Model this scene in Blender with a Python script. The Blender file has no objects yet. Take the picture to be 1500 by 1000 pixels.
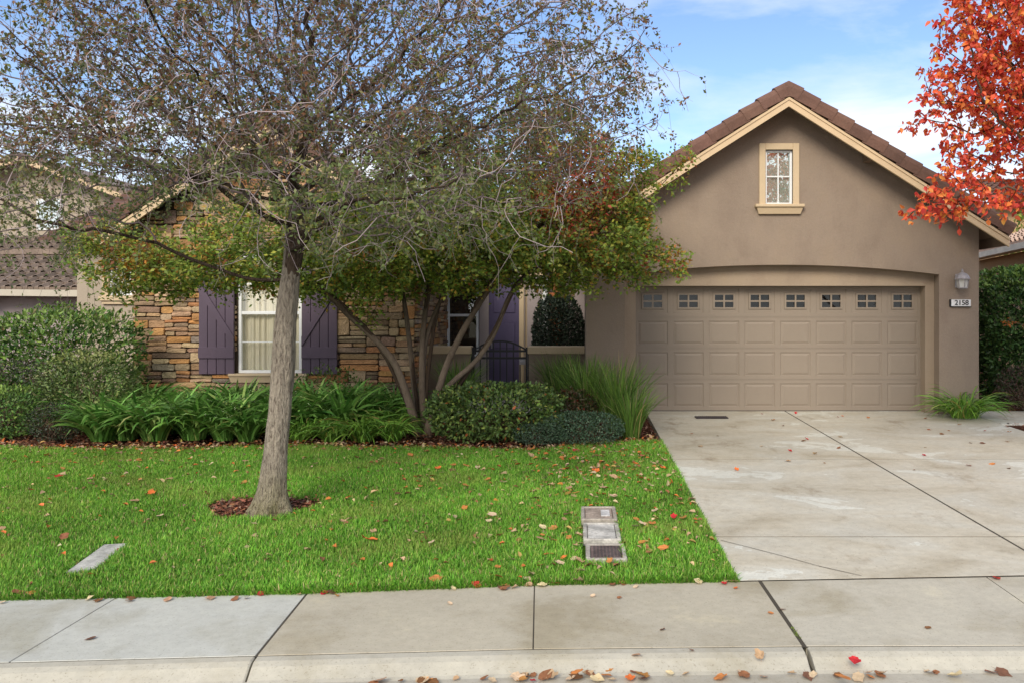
import bpy, math, random
import numpy as np
from mathutils import Vector, Matrix
random.seed(7); RG = np.random.default_rng(7)
scene = bpy.context.scene; COL = scene.collection
F, CX, CY, CZ = 1224.0, 850.0, 455.0, 1.9
PI = math.pi
def W(px, py, d): return np.array([(px-CX)/F*d, d, CZ-(py-CY)/F*d])
def gz(y): return 0.0224*(np.clip(y, 5.8, 14.3)-5.8)
def G(px, py):
    d = 2.03*F/(py-CY+27.4); return np.array([(px-CX)/F*d, d, gz(d)])
# ---------------------------------------------------------------- objects
def link(o, parent=None):
    COL.objects.link(o)
    if parent is not None: o.parent = parent
    return o
def tag(o, label=None, cat=None, group=None, kind=None):
    for k, v in (('label', label), ('category', cat), ('group', group), ('kind', kind)):
        if v: o[k] = v
    return o
def empty(name, loc, label, cat, group=None, rz=0):
    o = bpy.data.objects.new(name, None); o.location = loc; o.rotation_euler.z = rz; o.empty_display_size = .2
    link(o); return tag(o, label, cat, group)
def npmesh(name, V, Fc, mat, parent=None, col=None, smooth=False, origin=None):
    """V (n,3); Fc (m,k) one face size; col (n,3) natural colour"""
    V = np.asarray(V, np.float32)
    if origin is None: origin = (0, 0, 0)
    me = bpy.data.meshes.new(name)
    Fc = np.asarray(Fc, np.int32); m, k = Fc.shape
    me.vertices.add(len(V)); me.vertices.foreach_set('co', (V-np.array(origin, np.float32)).ravel())
    me.loops.add(m*k); me.loops.foreach_set('vertex_index', Fc.ravel())
    me.polygons.add(m); me.polygons.foreach_set('loop_start', np.arange(m, dtype=np.int32)*k)
    me.polygons.foreach_set('loop_total', np.full(m, k, np.int32))
    if smooth: me.polygons.foreach_set('use_smooth', np.ones(m, bool))
    me.update(calc_edges=True)
    if col is not None: setcol(me, col)
    me.materials.append(mat)
    o = bpy.data.objects.new(name, me); o.location = origin
    return link(o, parent)
def setcol(me, col):
    a = me.attributes.new('col', 'FLOAT_COLOR', 'POINT')
    c = np.ones((len(me.vertices), 4), np.float32); c[:, :3] = col; a.data.foreach_set('color', c.ravel())
class MB:
    """collects polygons of any size into one mesh"""
    def __init__(s): s.v = []; s.f = []; s.c = []
    def poly(s, pts, col=None):
        n = len(s.v); s.v += [tuple(p) for p in pts]; s.f.append(tuple(range(n, n+len(pts))))
        s.c += [col or (1, 1, 1)]*len(pts)
    def add(s, vs, fs, col=None):
        n = len(s.v); s.v += [tuple(p) for p in vs]; s.f += [tuple(i+n for i in f) for f in fs]
        s.c += [col or (1, 1, 1)]*len(vs)
    def box(s, x0, x1, y0, y1, z0, z1, b=0.0, col=None):
        if b <= 0:
            vs = [(x, y, z) for x in (x0, x1) for y in (y0, y1) for z in (z0, z1)]
            s.add(vs, [(0,1,3,2),(4,6,7,5),(0,4,5,1),(2,3,7,6),(0,2,6,4),(1,5,7,3)], col); return
        import itertools
        vs = []; idx = {}
        X = ((x0, x1), (y0, y1), (z0, z1))
        for sg in itertools.product((0, 1), repeat=3):
            for ax in range(3):
                p = [X[a][sg[a]] + (0 if a == ax else (b if sg[a] == 0 else -b)) for a in range(3)]
                idx[(sg, ax)] = len(vs); vs.append(p)
        fs = []
        for ax in range(3):
            a, c = [i for i in range(3) if i != ax]
            for v in (0, 1):
                q = []
                for (i, j) in ((0,0),(1,0),(1,1),(0,1)):
                    sg = [0]*3; sg[ax] = v; sg[a] = i; sg[c] = j; q.append(idx[(tuple(sg), ax)])
                fs.append(q)
            for i in (0, 1):
                for j in (0, 1):     # edge along ax
                    q = []
                    for (v, k) in ((0, a), (0, c), (1, c), (1, a)):
                        sg = [0]*3; sg[ax] = v; sg[a] = i; sg[c] = j; q.append(idx[(tuple(sg), k)])
                    fs.append(q)
        for sg in itertools.product((0, 1), repeat=3): fs.append([idx[(sg, 0)], idx[(sg, 1)], idx[(sg, 2)]])
        s.add(vs, fs, col)
    def xform(s, M, start=0):
        for i in range(start, len(s.v)): s.v[i] = tuple(M @ Vector(s.v[i]))
    def prism(s, pts, d, col=None):
        """closed prism: pts 3-D outline, extruded by vector d"""
        n = len(pts); vs = [tuple(p) for p in pts]+[tuple(np.array(p)+np.array(d)) for p in pts]
        s.add(vs, [tuple(range(n)), tuple(range(2*n-1, n-1, -1))]+[(i, (i+1) % n, (i+1) % n+n, i+n) for i in range(n)], col)
    def build(s, name, mat, parent=None, smooth=False, origin=None, fixn=True):
        me = bpy.data.meshes.new(name); o0 = np.array(origin if origin is not None else (0, 0, 0))
        me.from_pydata([tuple(np.array(v)-o0) for v in s.v], [], s.f)
        setcol(me, np.array(s.c))
        if fixn:
            import bmesh
            bm = bmesh.new(); bm.from_mesh(me); bmesh.ops.recalc_face_normals(bm, faces=bm.faces); bm.to_mesh(me); bm.free()
        if smooth:
            for p in me.polygons: p.use_smooth = True
        me.materials.append(mat); me.update()
        o = bpy.data.objects.new(name, me); o.location = tuple(o0)
        return link(o, parent)
def tube_batch(P, R, sides):
    """P (n,k,3), R (n,k) -> V,F"""
    n, k, _ = P.shape
    T = np.empty_like(P); T[:, 1:-1] = P[:, 2:]-P[:, :-2]; T[:, 0] = P[:, 1]-P[:, 0]; T[:, -1] = P[:, -1]-P[:, -2]
    T /= np.linalg.norm(T, axis=2, keepdims=True)+1e-9
    up = np.zeros_like(T); up[..., 0] = .31; up[..., 1] = .93; up[..., 2] = .2
    A = np.cross(T, up); A /= np.linalg.norm(A, axis=2, keepdims=True)+1e-9; B = np.cross(T, A)
    th = np.arange(sides)*2*PI/sides
    V = P[:, :, None, :]+R[:, :, None, None]*(np.cos(th)[None, None, :, None]*A[:, :, None, :]+np.sin(th)[None, None, :, None]*B[:, :, None, :])
    base = (np.arange(n)*k*sides)[:, None, None]+(np.arange(k-1)*sides)[None, :, None]
    i = np.arange(sides)[None, None, :]; j = (i+1) % sides
    Fc = np.stack([base+i, base+j, base+j+sides, base+i+sides], -1).reshape(-1, 4)
    return V.reshape(-1, 3), Fc
class Acc:
    """accumulates V/F quad batches"""
    def __init__(s): s.V = []; s.F = []; s.C = []; s.n = 0
    def add(s, V, Fc, C=None):
        s.V.append(V); s.F.append(Fc+s.n); s.n += len(V)
        s.C.append(np.ones((len(V), 3)) if C is None else C)
    def build(s, name, mat, parent=None, smooth=False, origin=None):
        return npmesh(name, np.concatenate(s.V), np.concatenate(s.F), mat, parent, np.concatenate(s.C), smooth, origin)
def unit(v): return v/(np.linalg.norm(v, axis=-1, keepdims=True)+1e-9)
def rvec(n): return unit(RG.normal(size=(n, 3)))
def leaf_batch(P, A, N, L, Wd, hexa=False, fold=.18, curl=.0):
    A = unit(A); S = unit(np.cross(A, N)); N = np.cross(S, A); n = len(P)
    L = L[:, None]; w = Wd[:, None]*.5
    if not hexa:
        V = np.stack([P, P+A*L*.42+S*w+N*w*fold*2, P+A*L-N*L*curl, P+A*L*.42-S*w+N*w*fold*2], 1).reshape(-1, 3)
        Fc = (np.arange(n)*4)[:, None]+np.arange(4)[None]
        return V, Fc, 4
    V = np.stack([P, P+A*L*.28+S*w+N*w*fold*2, P+A*L*.66+S*w*.72+N*(w*fold*2-L*curl*.4), P+A*L-N*L*curl,
                  P+A*L*.66-S*w*.72+N*(w*fold*2-L*curl*.4), P+A*L*.28-S*w+N*w*fold*2], 1).reshape(-1, 3)
    b = (np.arange(n)*6)[:, None]
    Fc = np.concatenate([b+np.array([[0, 1, 2, 3]]), b+np.array([[0, 3, 4, 5]])], 1).reshape(-1, 4)
    return V, Fc, 6
def pal(n, cols, wts, jit=.18):
    cols = np.array(cols); w = np.array(wts, float); w /= w.sum()
    c = cols[RG.choice(len(cols), n, p=w)]
    return np.clip(c*(1+RG.normal(size=(n, 1))*jit)*(1+RG.normal(size=(n, 3))*.06), .002, 1)
def strap_batch(B, az, el0, el1, L, Wd, k=6, side=0.0):
    n = len(B); t = np.linspace(0, 1, k)
    el = el0[:, None]+(el1-el0)[:, None]*(t[None]**1.1)
    ds = (L/(k-1))[:, None]
    azs = az[:, None]+side*RG.normal(size=(n, 1))*t[None]
    h = np.cos(el)*ds; z = np.sin(el)*ds
    dx = h*np.cos(azs); dy = h*np.sin(azs)
    P = np.stack([np.cumsum(dx, 1)-dx, np.cumsum(dy, 1)-dy, np.cumsum(z, 1)-z], -1)+B[:, None, :]
    w = Wd[:, None]*.5*np.clip(np.array([.6]+[1]*(k-3)+[.75, .06])[None], 0, 1)
    S = np.stack([-np.sin(azs), np.cos(azs), np.zeros_like(azs)], -1)
    tw = RG.normal(size=(n, 1, 1))*.5
    S = S+np.array([0, 0, 1.])*tw; S = unit(S)
    V = np.stack([P+S*w[..., None], P-S*w[..., None]], 2).reshape(-1, 3)
    b = (np.arange(n)*k*2)[:, None]+(np.arange(k-1)*2)[None]
    Fc = np.stack([b, b+1, b+3, b+2], -1).reshape(-1, 4)
    return V, Fc, 2*k
# ---------------------------------------------------------------- materials
def nmat(name):
    m = bpy.data.materials.new(name); m.use_nodes = True; nt = m.node_tree; nt.nodes.clear()
    out = nt.nodes.new('ShaderNodeOutputMaterial'); return m, nt, out
def node(nt, t, **kw):
    n = nt.nodes.new(t)
    for k, v in kw.items():
        if k in n.inputs.keys() if isinstance(k, str) else False: n.inputs[k].default_value = v
        else: setattr(n, k, v)
    return n
def mixc(nt, a, b, fac, mode='MIX'):
    n = nt.nodes.new('ShaderNodeMix'); n.data_type = 'RGBA'; n.blend_type = mode
    for s, v in ((n.inputs[0], fac), (n.inputs[6], a), (n.inputs[7], b)):
        if hasattr(v, 'is_linked') or hasattr(v, 'links'): nt.links.new(v, s)
        else: s.default_value = v if not isinstance(v, tuple) else (*v, 1)[:4]
    return n.outputs[2]
def noise(nt, scale, detail=4, rough=.55, co=None, dist=0):
    n = nt.nodes.new('ShaderNodeTexNoise'); n.inputs['Scale'].default_value = scale
    n.inputs['Detail'].default_value = detail; n.inputs['Roughness'].default_value = rough; n.inputs['Distortion'].default_value = dist
    if co is not None: nt.links.new(co, n.inputs['Vector'])
    return n.outputs['Fac']
def ramp(nt, fac, stops):
    r = nt.nodes.new('ShaderNodeValToRGB'); nt.links.new(fac, r.inputs[0]); e = r.color_ramp.elements
    while len(e) > 1: e.remove(e[-1])
    e[0].position = stops[0][0]; e[0].color = (*stops[0][1], 1)
    for p, c in stops[1:]:
        x = e.new(p); x.color = (*c, 1)
    return r.outputs[0]
def gray(v): return (v, v, v)
def coords(nt, kind='Object', scale=None):
    c = nt.nodes.new('ShaderNodeTexCoord').outputs[kind]
    if scale:
        m = nt.nodes.new('ShaderNodeMapping'); m.inputs['Scale'].default_value = scale; nt.links.new(c, m.inputs[0]); return m.outputs[0]
    return c
def surf(name, col, rough=.8, n1=(3, .18), n2=(60, .1), bump=(150, .15, .01), spec=.4, attr=False, metal=0, extra=None, stretch=None, bump2=None):
    m, nt, out = nmat(name); L = nt.links
    b = nt.nodes.new('ShaderNodeBsdfPrincipled'); co = coords(nt, 'Object', stretch)
    base = (*col, 1)
    if attr:
        a = nt.nodes.new('ShaderNodeAttribute'); a.attribute_name = 'col'
        base = mixc(nt, a.outputs['Color'], (*col, 1), 1.0, 'MULTIPLY')
    c = base
    for (sc, am) in (n1, n2):
        if am: c = mixc(nt, c, ramp(nt, noise(nt, sc, 5, .6, co), [(.3, gray(1-am)), (.7, gray(1+am*.6))]), 1.0, 'MULTIPLY')
    if extra: c = extra(nt, c, co)
    if isinstance(c, tuple): b.inputs['Base Color'].default_value = c
    else: L.new(c, b.inputs['Base Color'])
    b.inputs['Roughness'].default_value = rough; b.inputs['Specular IOR Level'].default_value = spec; b.inputs['Metallic'].default_value = metal
    prev = None
    for bp in (bump, bump2):
        if bp:
            bn = nt.nodes.new('ShaderNodeBump'); bn.inputs['Strength'].default_value = bp[1]; bn.inputs['Distance'].default_value = bp[2]
            L.new(noise(nt, bp[0], 4, .6, co), bn.inputs['Height'])
            if prev: L.new(prev, bn.inputs['Normal'])
            prev = bn.outputs[0]
    if prev: L.new(prev, b.inputs['Normal'])
    L.new(b.outputs[0], out.inputs[0]); return m
def leafmat(name, rough=.5, trans=.3, spec=.4):
    m, nt, out = nmat(name); L = nt.links
    a = nt.nodes.new('ShaderNodeAttribute'); a.attribute_name = 'col'
    b = nt.nodes.new('ShaderNodeBsdfPrincipled'); b.inputs['Roughness'].default_value = rough; b.inputs['Specular IOR Level'].default_value = spec
    t = nt.nodes.new('ShaderNodeBsdfTranslucent'); mx = nt.nodes.new('ShaderNodeMixShader'); mx.inputs[0].default_value = trans
    L.new(a.outputs['Color'], b.inputs['Base Color']); L.new(a.outputs['Color'], t.inputs[0])
    L.new(b.outputs[0], mx.inputs[1]); L.new(t.outputs[0], mx.inputs[2]); L.new(mx.outputs[0], out.inputs[0]); return m
def glassmat(name, refl, tint=(1, 1, 1)):
    m, nt, out = nmat(name); L = nt.links
    g = nt.nodes.new('ShaderNodeBsdfGlossy'); g.inputs['Roughness'].default_value = .015; g.inputs[0].default_value = (.95, .98, .97, 1)
    t = nt.nodes.new('ShaderNodeBsdfTransparent'); t.inputs[0].default_value = (*tint, 1)
    bp = nt.nodes.new('ShaderNodeBump'); bp.inputs['Strength'].default_value = .05; bp.inputs['Distance'].default_value = .01
    L.new(noise(nt, 2.2, 2, .5, coords(nt)), bp.inputs['Height']); L.new(bp.outputs[0], g.inputs['Normal'])
    mx = nt.nodes.new('ShaderNodeMixShader'); mx.inputs[0].default_value = refl
    L.new(t.outputs[0], mx.inputs[1]); L.new(g.outputs[0], mx.inputs[2]); L.new(mx.outputs[0], out.inputs[0]); return m

def stucco_extra(nt, c, co):
    mp = nt.nodes.new('ShaderNodeMapping'); mp.inputs['Scale'].default_value = (1.4, 1.4, .7); nt.links.new(co, mp.inputs[0])
    f = noise(nt, 1.6, 5, .65, mp.outputs[0])
    return mixc(nt, c, ramp(nt, f, [(.38, (.93, .92, .92)), (.5, (1, 1, 1)), (.66, (1.04, 1.03, 1.0))]), 1.0, 'MULTIPLY')
STUCCO = surf('stucco', (.288, .230, .182), .92, (1.1, .08), (30, .05), (95, .5, .01), .15, extra=stucco_extra, bump2=(14, .25, .02))
STUCCO2 = surf('stucco_light', (.34, .272, .205), .92, (1.1, .07), (30, .04), (95, .4, .01), .15, extra=stucco_extra)
STUCCO_GREY = surf('stucco_grey', (.40, .34, .27), .92, (1.1, .07), (30, .04), (95, .4, .01), .15)
STUCCO_MAUVE = surf('stucco_mauve', (.36, .31, .31), .92, (1.1, .07), (30, .04), (95, .4, .01), .15)
STUCCO_TAN = surf('stucco_tan', (.50, .33, .18), .92, (1.1, .07), (30, .04), (95, .4, .01), .15)
DOORP = surf('door_paint', (.252, .209, .167), .55, (.8, .07), (25, .02), (60, .04, .003), .35)
TRIM = surf('cream_trim', (.56, .44, .29), .7, (3, .05), (40, .03), (80, .12, .003), .3)
FASC = surf('fascia_paint', (.62, .47, .30), .65, (3, .08), (40, .03), (80, .1, .003), .3)
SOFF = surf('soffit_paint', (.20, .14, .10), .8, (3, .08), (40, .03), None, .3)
TILE = surf('brown_tile', (.155, .085, .065), .8, (2.2, .22), (35, .16), (120, .35, .004), .3, attr=True, bump2=(25, .2, .01))
TILE_PINK = surf('pink_tile', (.50, .36, .29), .85, (2.2, .2), (35, .14), (60, .3, .01), .3, attr=True)
TILE_GREY = surf('grey_tile', (.24, .185, .15), .85, (2.2, .22), (35, .16), (60, .3, .01), .3, attr=True)
WHITE = surf('white_vinyl', (.78, .80, .82), .4, (3, .03), (40, .0), None, .5)
GUTTER = surf('gutter_paint', (.50, .46, .38), .5, (3, .08), (40, .03), None, .4)
PURPLE = surf('purple_paint', (.092, .064, .098), .5, (3, .12), (40, .06), (90, .15, .002), .4, stretch=(1, 1, .3))
PURPLE2 = surf('dark_purple_paint', (.085, .07, .15), .45, (3, .12), (40, .04), None, .4)
IRON = surf('black_iron', (.012, .012, .016), .45, (3, .1), (40, .1), (120, .2, .002), .5)
STONE = surf('ledge_stone', (1, 1, 1), .9, (9, .22), (55, .2), (28, .8, .03), .2, attr=True, bump2=(110, .6, .008))
MORTAR = surf('mortar', (.10, .075, .055), .95, (5, .2), (60, .2), (60, .5, .01), .1)
BRICK = surf('orange_brick', (.42, .15, .06), .85, (6, .3), (60, .15), (60, .4, .01), .2)
CURT = surf('curtain_fabric', (.74, .66, .52), .9, (4, .05), (60, .02), None, .1)
DARK = surf('dark_interior', (.012, .011, .012), .9, (3, 0), (3, 0), None, .1)
LAMPM = surf('lamp_metal', (.36, .34, .36), .5, (20, .12), (80, .1), None, .4, metal=.2)
PLATE = surf('plate_white', (.78, .79, .80), .35, (10, .05), (80, 0), None, .5)
INK = surf('digit_black', (.008, .008, .008), .4, (3, 0), (3, 0), None, .4)
def bark_extra(nt, c, co):
    f = noise(nt, 52, 6, .7, co, .7)
    return mixc(nt, c, ramp(nt, f, [(.36, (.38, .34, .32)), (.48, (.95, .95, .95)), (.62, (1.25, 1.25, 1.22))]), 1.0, 'MULTIPLY')
BARK_L = surf('grey_bark', (.30, .26, .215), .95, (3, .2), (30, .1), (52, 1, .05), .1, attr=True, stretch=(1, 1, .2), bump2=(90, .6, .01), extra=bark_extra)
BARK_M = surf('maple_bark', (.17, .13, .10), .95, (5, .28), (40, .2), (30, .6, .015), .15, attr=True, stretch=(1, 1, .3))
TWIG = surf('grey_twig', (.36, .31, .315), .9, (8, .2), (40, .1), None, .15, attr=True)
LEAF = leafmat('foliage', .5, .38); LEAFG = leafmat('glossy_foliage', .42, .22, .3); GRASSM = leafmat('grass_blades', .55, .35, .25)
DRY = leafmat('dry_leaves', .7, .15, .2)
GLASS = glassmat('window_glass', .16, (.93, .96, .95)); GLASSR = glassmat('reflecting_glass', .55, (.9, .95, .93)); SKYSHEET = surf('pale_sky_sheet', (.72, .80, .74), .9, (4, .05), (60, .02), None, .1); GLASSD = glassmat('door_glass', .045, (.7, .7, .7))
FROST = surf('lamp_glass', (.62, .62, .60), .25, (3, 0), (3, 0), None, .6)
BOXLID = surf('box_lid', (1, 1, 1), .85, (7, .45), (50, .3), (120, .4, .005), .2, attr=True)
def soil_extra(nt, c, co):
    return mixc(nt, c, ramp(nt, noise(nt, 45, 6, .75, co), [(.35, (.45, .4, .38)), (.5, (1, .9, .8)), (.62, (2.2, 1.5, 1.1))]), 1.0, 'MULTIPLY')
SOIL = surf('mulch_soil', (.085, .045, .032), .97, (3, .3), (60, .2), (60, .9, .03), .05, extra=soil_extra)
TURF = surf('turf_soil', (.07, .14, .02), .97, (3, .3), (60, .3), (60, .9, .03), .05)
def conc_extra(nt, c, co):
    mq = nt.nodes.new('ShaderNodeMapping'); mq.inputs['Scale'].default_value = (1, 1.5, 1); mq.inputs['Location'].default_value = (2.3, .7, 0); nt.links.new(co, mq.inputs[0])
    f = noise(nt, .85, 7, .60, mq.outputs[0], .8)
    c = mixc(nt, c, ramp(nt, f, [(.30, (.80, .76, .70)), (.45, (1, .985, .96)), (.60, (1, 1, 1)), (.575, (1.05, 1.07, 1.10)), (.605, (1.20, 1.27, 1.36))]), 1.0, 'MULTIPLY')
    mp = nt.nodes.new('ShaderNodeMapping'); mp.inputs['Location'].default_value = (7, 3, 2); mp.inputs['Scale'].default_value = (1.1, .55, 1); nt.links.new(co, mp.inputs[0])
    g = noise(nt, 1.6, 7, .7, mp.outputs[0])
    c = mixc(nt, c, ramp(nt, g, [(.28, (.66, .60, .54)), (.42, (1, 1, 1))]), 1.0, 'MULTIPLY')
    h = noise(nt, 55, 3, .7, co)
    return mixc(nt, c, ramp(nt, h, [(.31, (.60, .56, .52)), (.40, (1, 1, 1))]), .8, 'MULTIPLY')
CONC = surf('driveway_concrete', (.53, .50, .42), .9, (.7, .12), (14, .10), (180, .35, .004), .2, attr=True, extra=conc_extra)
def walk_extra(nt, c, co):
    f = noise(nt, 1.1, 6, .62, co, .4)
    c = mixc(nt, c, ramp(nt, f, [(.34, (.80, .77, .70)), (.5, (1, 1, 1)), (.60, (1.03, 1.03, 1.02)), (.64, (1.13, 1.12, 1.07))]), 1.0, 'MULTIPLY')
    h = noise(nt, 70, 3, .7, co)
    return mixc(nt, c, ramp(nt, h, [(.32, (.62, .59, .55)), (.42, (1, 1, 1))]), .8, 'MULTIPLY')
WALK = surf('sidewalk_concrete', (.49, .462, .392), .9, (.8, .10), (16, .09), (200, .3, .004), .2, attr=True, extra=walk_extra)
ASPH = surf('asphalt', (.055, .053, .05), .95, (2, .2), (120, .4), (180, .6, .006), .2)
GROUND = surf('far_ground', (.10, .085, .05), .97, (.5, .3), (5, .2), None, .05)

# ---------------------------------------------------------------- camera, light, sky
cam = bpy.data.cameras.new('camera'); co_ = bpy.data.objects.new('camera', cam); link(co_)
co_.location = (0, 0, CZ); co_.rotation_euler = (PI/2, 0, 0)
cam.sensor_width = 36; cam.lens = F/1500*36; cam.shift_x = -(CX-750)/1500; cam.shift_y = -(500-CY)/1500; cam.clip_end = 2000; cam.clip_start = .05
scene.camera = co_
EL, ROT = math.radians(33), math.radians(196)
sd = Vector((math.sin(ROT)*math.cos(EL), math.cos(ROT)*math.cos(EL), math.sin(EL)))
sl = bpy.data.lights.new('sun', 'SUN'); sl.energy = 2.1; sl.angle = math.radians(26); sl.color = (1, .90, .74)
so = bpy.data.objects.new('sun', sl); so.rotation_euler = sd.to_track_quat('Z', 'Y').to_euler(); link(so); so.location = (0, 0, 30)
wd = bpy.data.worlds.new('World'); scene.world = wd; wd.use_nodes = True; nt = wd.node_tree; nt.nodes.clear()
out = nt.nodes.new('ShaderNodeOutputWorld'); bg = nt.nodes.new('ShaderNodeBackground'); nt.links.new(bg.outputs[0], out.inputs[0])
sky = nt.nodes.new('ShaderNodeTexSky'); sky.sky_type = 'NISHITA'; sky.sun_disc = False; sky.sun_elevation = EL; sky.sun_rotation = ROT
sky.air_density = 1.0; sky.dust_density = .6; sky.ozone_density = 2.0
tc = nt.nodes.new('ShaderNodeTexCoord')
sx = nt.nodes.new('ShaderNodeSeparateXYZ'); nt.links.new(tc.outputs['Generated'], sx.inputs[0])
mp = nt.nodes.new('ShaderNodeMapping'); mp.inputs['Scale'].default_value = (1.0, 1.0, 3.2); mp.inputs['Location'].default_value = (.35, .1, .0); nt.links.new(tc.outputs['Generated'], mp.inputs[0])
cl = noise(nt, 2.6, 9, .56, mp.outputs[0], .25)
elev = ramp(nt, sx.outputs[2], [(.0, gray(.30)), (.16, gray(.14)), (.30, gray(-.0)), (.6, gray(.0)), (1, gray(0))])
ad = nt.nodes.new('ShaderNodeMath'); ad.operation = 'ADD'; nt.links.new(cl, ad.inputs[0]); nt.links.new(elev, ad.inputs[1])
# extra cloud added out of view, overhead and behind the camera, lifts ambient light
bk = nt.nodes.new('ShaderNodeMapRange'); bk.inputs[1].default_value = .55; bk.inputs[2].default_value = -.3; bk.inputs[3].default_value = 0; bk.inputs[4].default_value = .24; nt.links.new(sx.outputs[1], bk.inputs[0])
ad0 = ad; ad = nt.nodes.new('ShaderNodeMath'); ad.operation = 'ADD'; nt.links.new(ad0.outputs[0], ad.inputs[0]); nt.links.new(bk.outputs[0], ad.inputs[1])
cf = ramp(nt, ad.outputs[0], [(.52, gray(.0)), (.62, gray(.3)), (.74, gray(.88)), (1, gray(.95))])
bl = mixc(nt, sky.outputs[0], (1.28, 1.34, 1.5), 1.0, 'MULTIPLY')
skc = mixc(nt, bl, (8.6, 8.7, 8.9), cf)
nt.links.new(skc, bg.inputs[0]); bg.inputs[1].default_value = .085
vs = scene.view_settings; vs.view_transform = 'Standard'; vs.look = 'None'; vs.gamma = 1; vs.exposure = .72
scene.render.engine = 'CYCLES'; scene.render.resolution_x = 1024; scene.render.resolution_y = 682
scene.cycles.max_bounces = 8; scene.cycles.transparent_max_bounces = 12

# ---------------------------------------------------------------- ground
BX = [-14, -3.82, -1.84, -.318, 1.265, 3.183, 14]; BY = [4.78, 5.498, 5.631, 5.80, 5.888, 5.994, 6.55]
GX = [-14, -3.136, -1.806, -.265, 1.258, 2.52, 14]; GY = [4.05, 4.516, 4.605, 4.698, 4.737, 4.746, 4.90]
yb = lambda x: np.interp(x, BX, BY); yg = lambda x: np.interp(x, GX, GY)
m = MB(); m.poly([(-600, -600, -.30), (600, -600, -.30), (600, 900, -.30), (-600, 900, -.30)]); tag(m.build('ground', GROUND), kind='structure')
m = MB()
xs = list(np.linspace(-14, 14, 57))
for a, b in zip(xs[:-1], xs[1:]): m.poly([(a, -9, -.10), (b, -9, -.10), (b, yg(b)-.36, -.062), (a, yg(a)-.36, -.062)])
tag(m.build('street', ASPH), kind='structure')
# gutter pan between street and curb
m = MB()
for a, b in zip(xs[:-1], xs[1:]): m.poly([(a, yg(a)-.60, -.066), (b, yg(b)-.60, -.066), (b, yg(b)-.20, -.056), (a, yg(a)-.20, -.056)], (.85, .85, .85))
tag(m.build('gutter', WALK), kind='structure')
# joints as lines x(y): three long breaks
def jl(pts): # list of (px,py) on z=0 -> (y->x)
    q = sorted([(float(CZ*F/(py-CY)), float((px-CX)/F*CZ*F/(py-CY))) for px, py in pts]); ys, x_ = zip(*q)
    return lambda y: float(np.interp(y, ys, x_))
J1 = jl([(450, 868), (418, 905), (375, 960), (358, 985), (342, 1015)]); J2 = jl([(1113, 850), (1140, 885), (1172, 935), (1192, 968), (1207, 1010)])
def slab(m, xl, xr, ylo, yhi, col, gl=.006, gr=.006, z=0.0, curb=False, n=14):
    """one pour of concrete between two joint lines; ylo/yhi functions of x, xl/xr functions of y"""
    def q(u, v):
        x = 0.
        for _ in range(4):
            yy = ylo(x)+(yhi(x)-ylo(x))*v; x = (xl(yy)+gl)*(1-u)+(xr(yy)-gr)*u
        return x, ylo(x)+(yhi(x)-ylo(x))*v
    prof = [(0, -.12), (0, -.008), (.005, 0), (.995, 0), (1, -.008), (1, -.12)] if not curb else [(0, -.15), (0, -.058), (.16, -.05), (.34, -.032), (.52, -.012), (.72, 0), (.985, 0), (1, -.008), (1, -.12)]
    us = [0, .0018]+list(np.linspace(0, 1, n))[1:-1]+[.9982, 1]
    P = [[(*q(u, v), z+dz-(.006 if u in (0, 1) else 0)) for v, dz in prof] for u in us]
    k = len(prof); vs_ = [p for r in P for p in r]
    fs = [(i*k+j, (i+1)*k+j, (i+1)*k+j+1, i*k+j+1) for i in range(len(us)-1) for j in range(k-1)]
    fs += [tuple(range(k)), tuple((len(us)-1)*k+j for j in range(k))]
    m.add(vs_, fs, col)
cx = lambda c: (lambda y: c)
S783 = jl([(783, 856), (781, 950), (780, 1010)]); S1443 = jl([(1443, 843), (1560, 924), (1640, 980)]); S180 = jl([(175, 872), (20, 965), (-20, 990)])
lo = lambda x: yg(x)+.006; hi = lambda x: yb(x)-.006
m = MB()
cool = (1.02, 1.10, 1.20); warm = (.93, .91, .86); neu = (1.0, 1.0, .985)
slab(m, cx(-14), cx(-6.3), lo, hi, neu); slab(m, cx(-6.3), S180, lo, hi, cool, gr=.002); slab(m, S180, J1, lo, hi, cool, gl=.002)
slab(m, J1, S783, lo, hi, warm, gr=.0025); slab(m, S783, J2, lo, hi, warm, gl=.0025, gr=.012)
slab(m, J2, S1443, lo, hi, neu, gl=.012, gr=.002); slab(m, S1443, cx(6.2), lo, hi, neu, gl=.002); slab(m, cx(6.2), cx(14), lo, hi, neu)
tag(m.build('sidewalk', WALK), kind='structure')
m = MB(); lo = lambda x: yg(x)-.235; hi = lambda x: yg(x)-.004
for a, b, ga, gb, c in ((cx(-14), cx(-6.3), .005, .005, neu), (cx(-6.3), J1, .005, .005, (.97, .98, .98)), (J1, J2, .006, .014, (.96, .97, .97)), (J2, cx(6.2), .014, .006, (.97, .98, .98)), (cx(6.2), cx(14), .005, .005, neu)):
    slab(m, a, b, lo, hi, c, ga, gb, curb=True)
tag(m.build('curb', WALK), kind='structure')
JD = surf('joint_dirt', (.07, .06, .045), .97); m = MB()
for a, b in zip(xs[:-1], xs[1:]): m.poly([(a, yg(a)-.225, -.075), (b, yg(b)-.225, -.075), (b, yb(b)+.3, -.075), (a, yb(a)+.3, -.075)])
tag(m.build('subgrade', JD), kind='structure')
m = MB()
for a, b in zip(xs[:-1], xs[1:]): m.poly([(a, yg(a)-.004, -.0035), (b, yg(b)-.004, -.0035), (b, yb(b)+.012, -.0025), (a, yb(a)+.012, -.0025)])
tag(m.build('joint_fill', JD), kind='structure')
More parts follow.
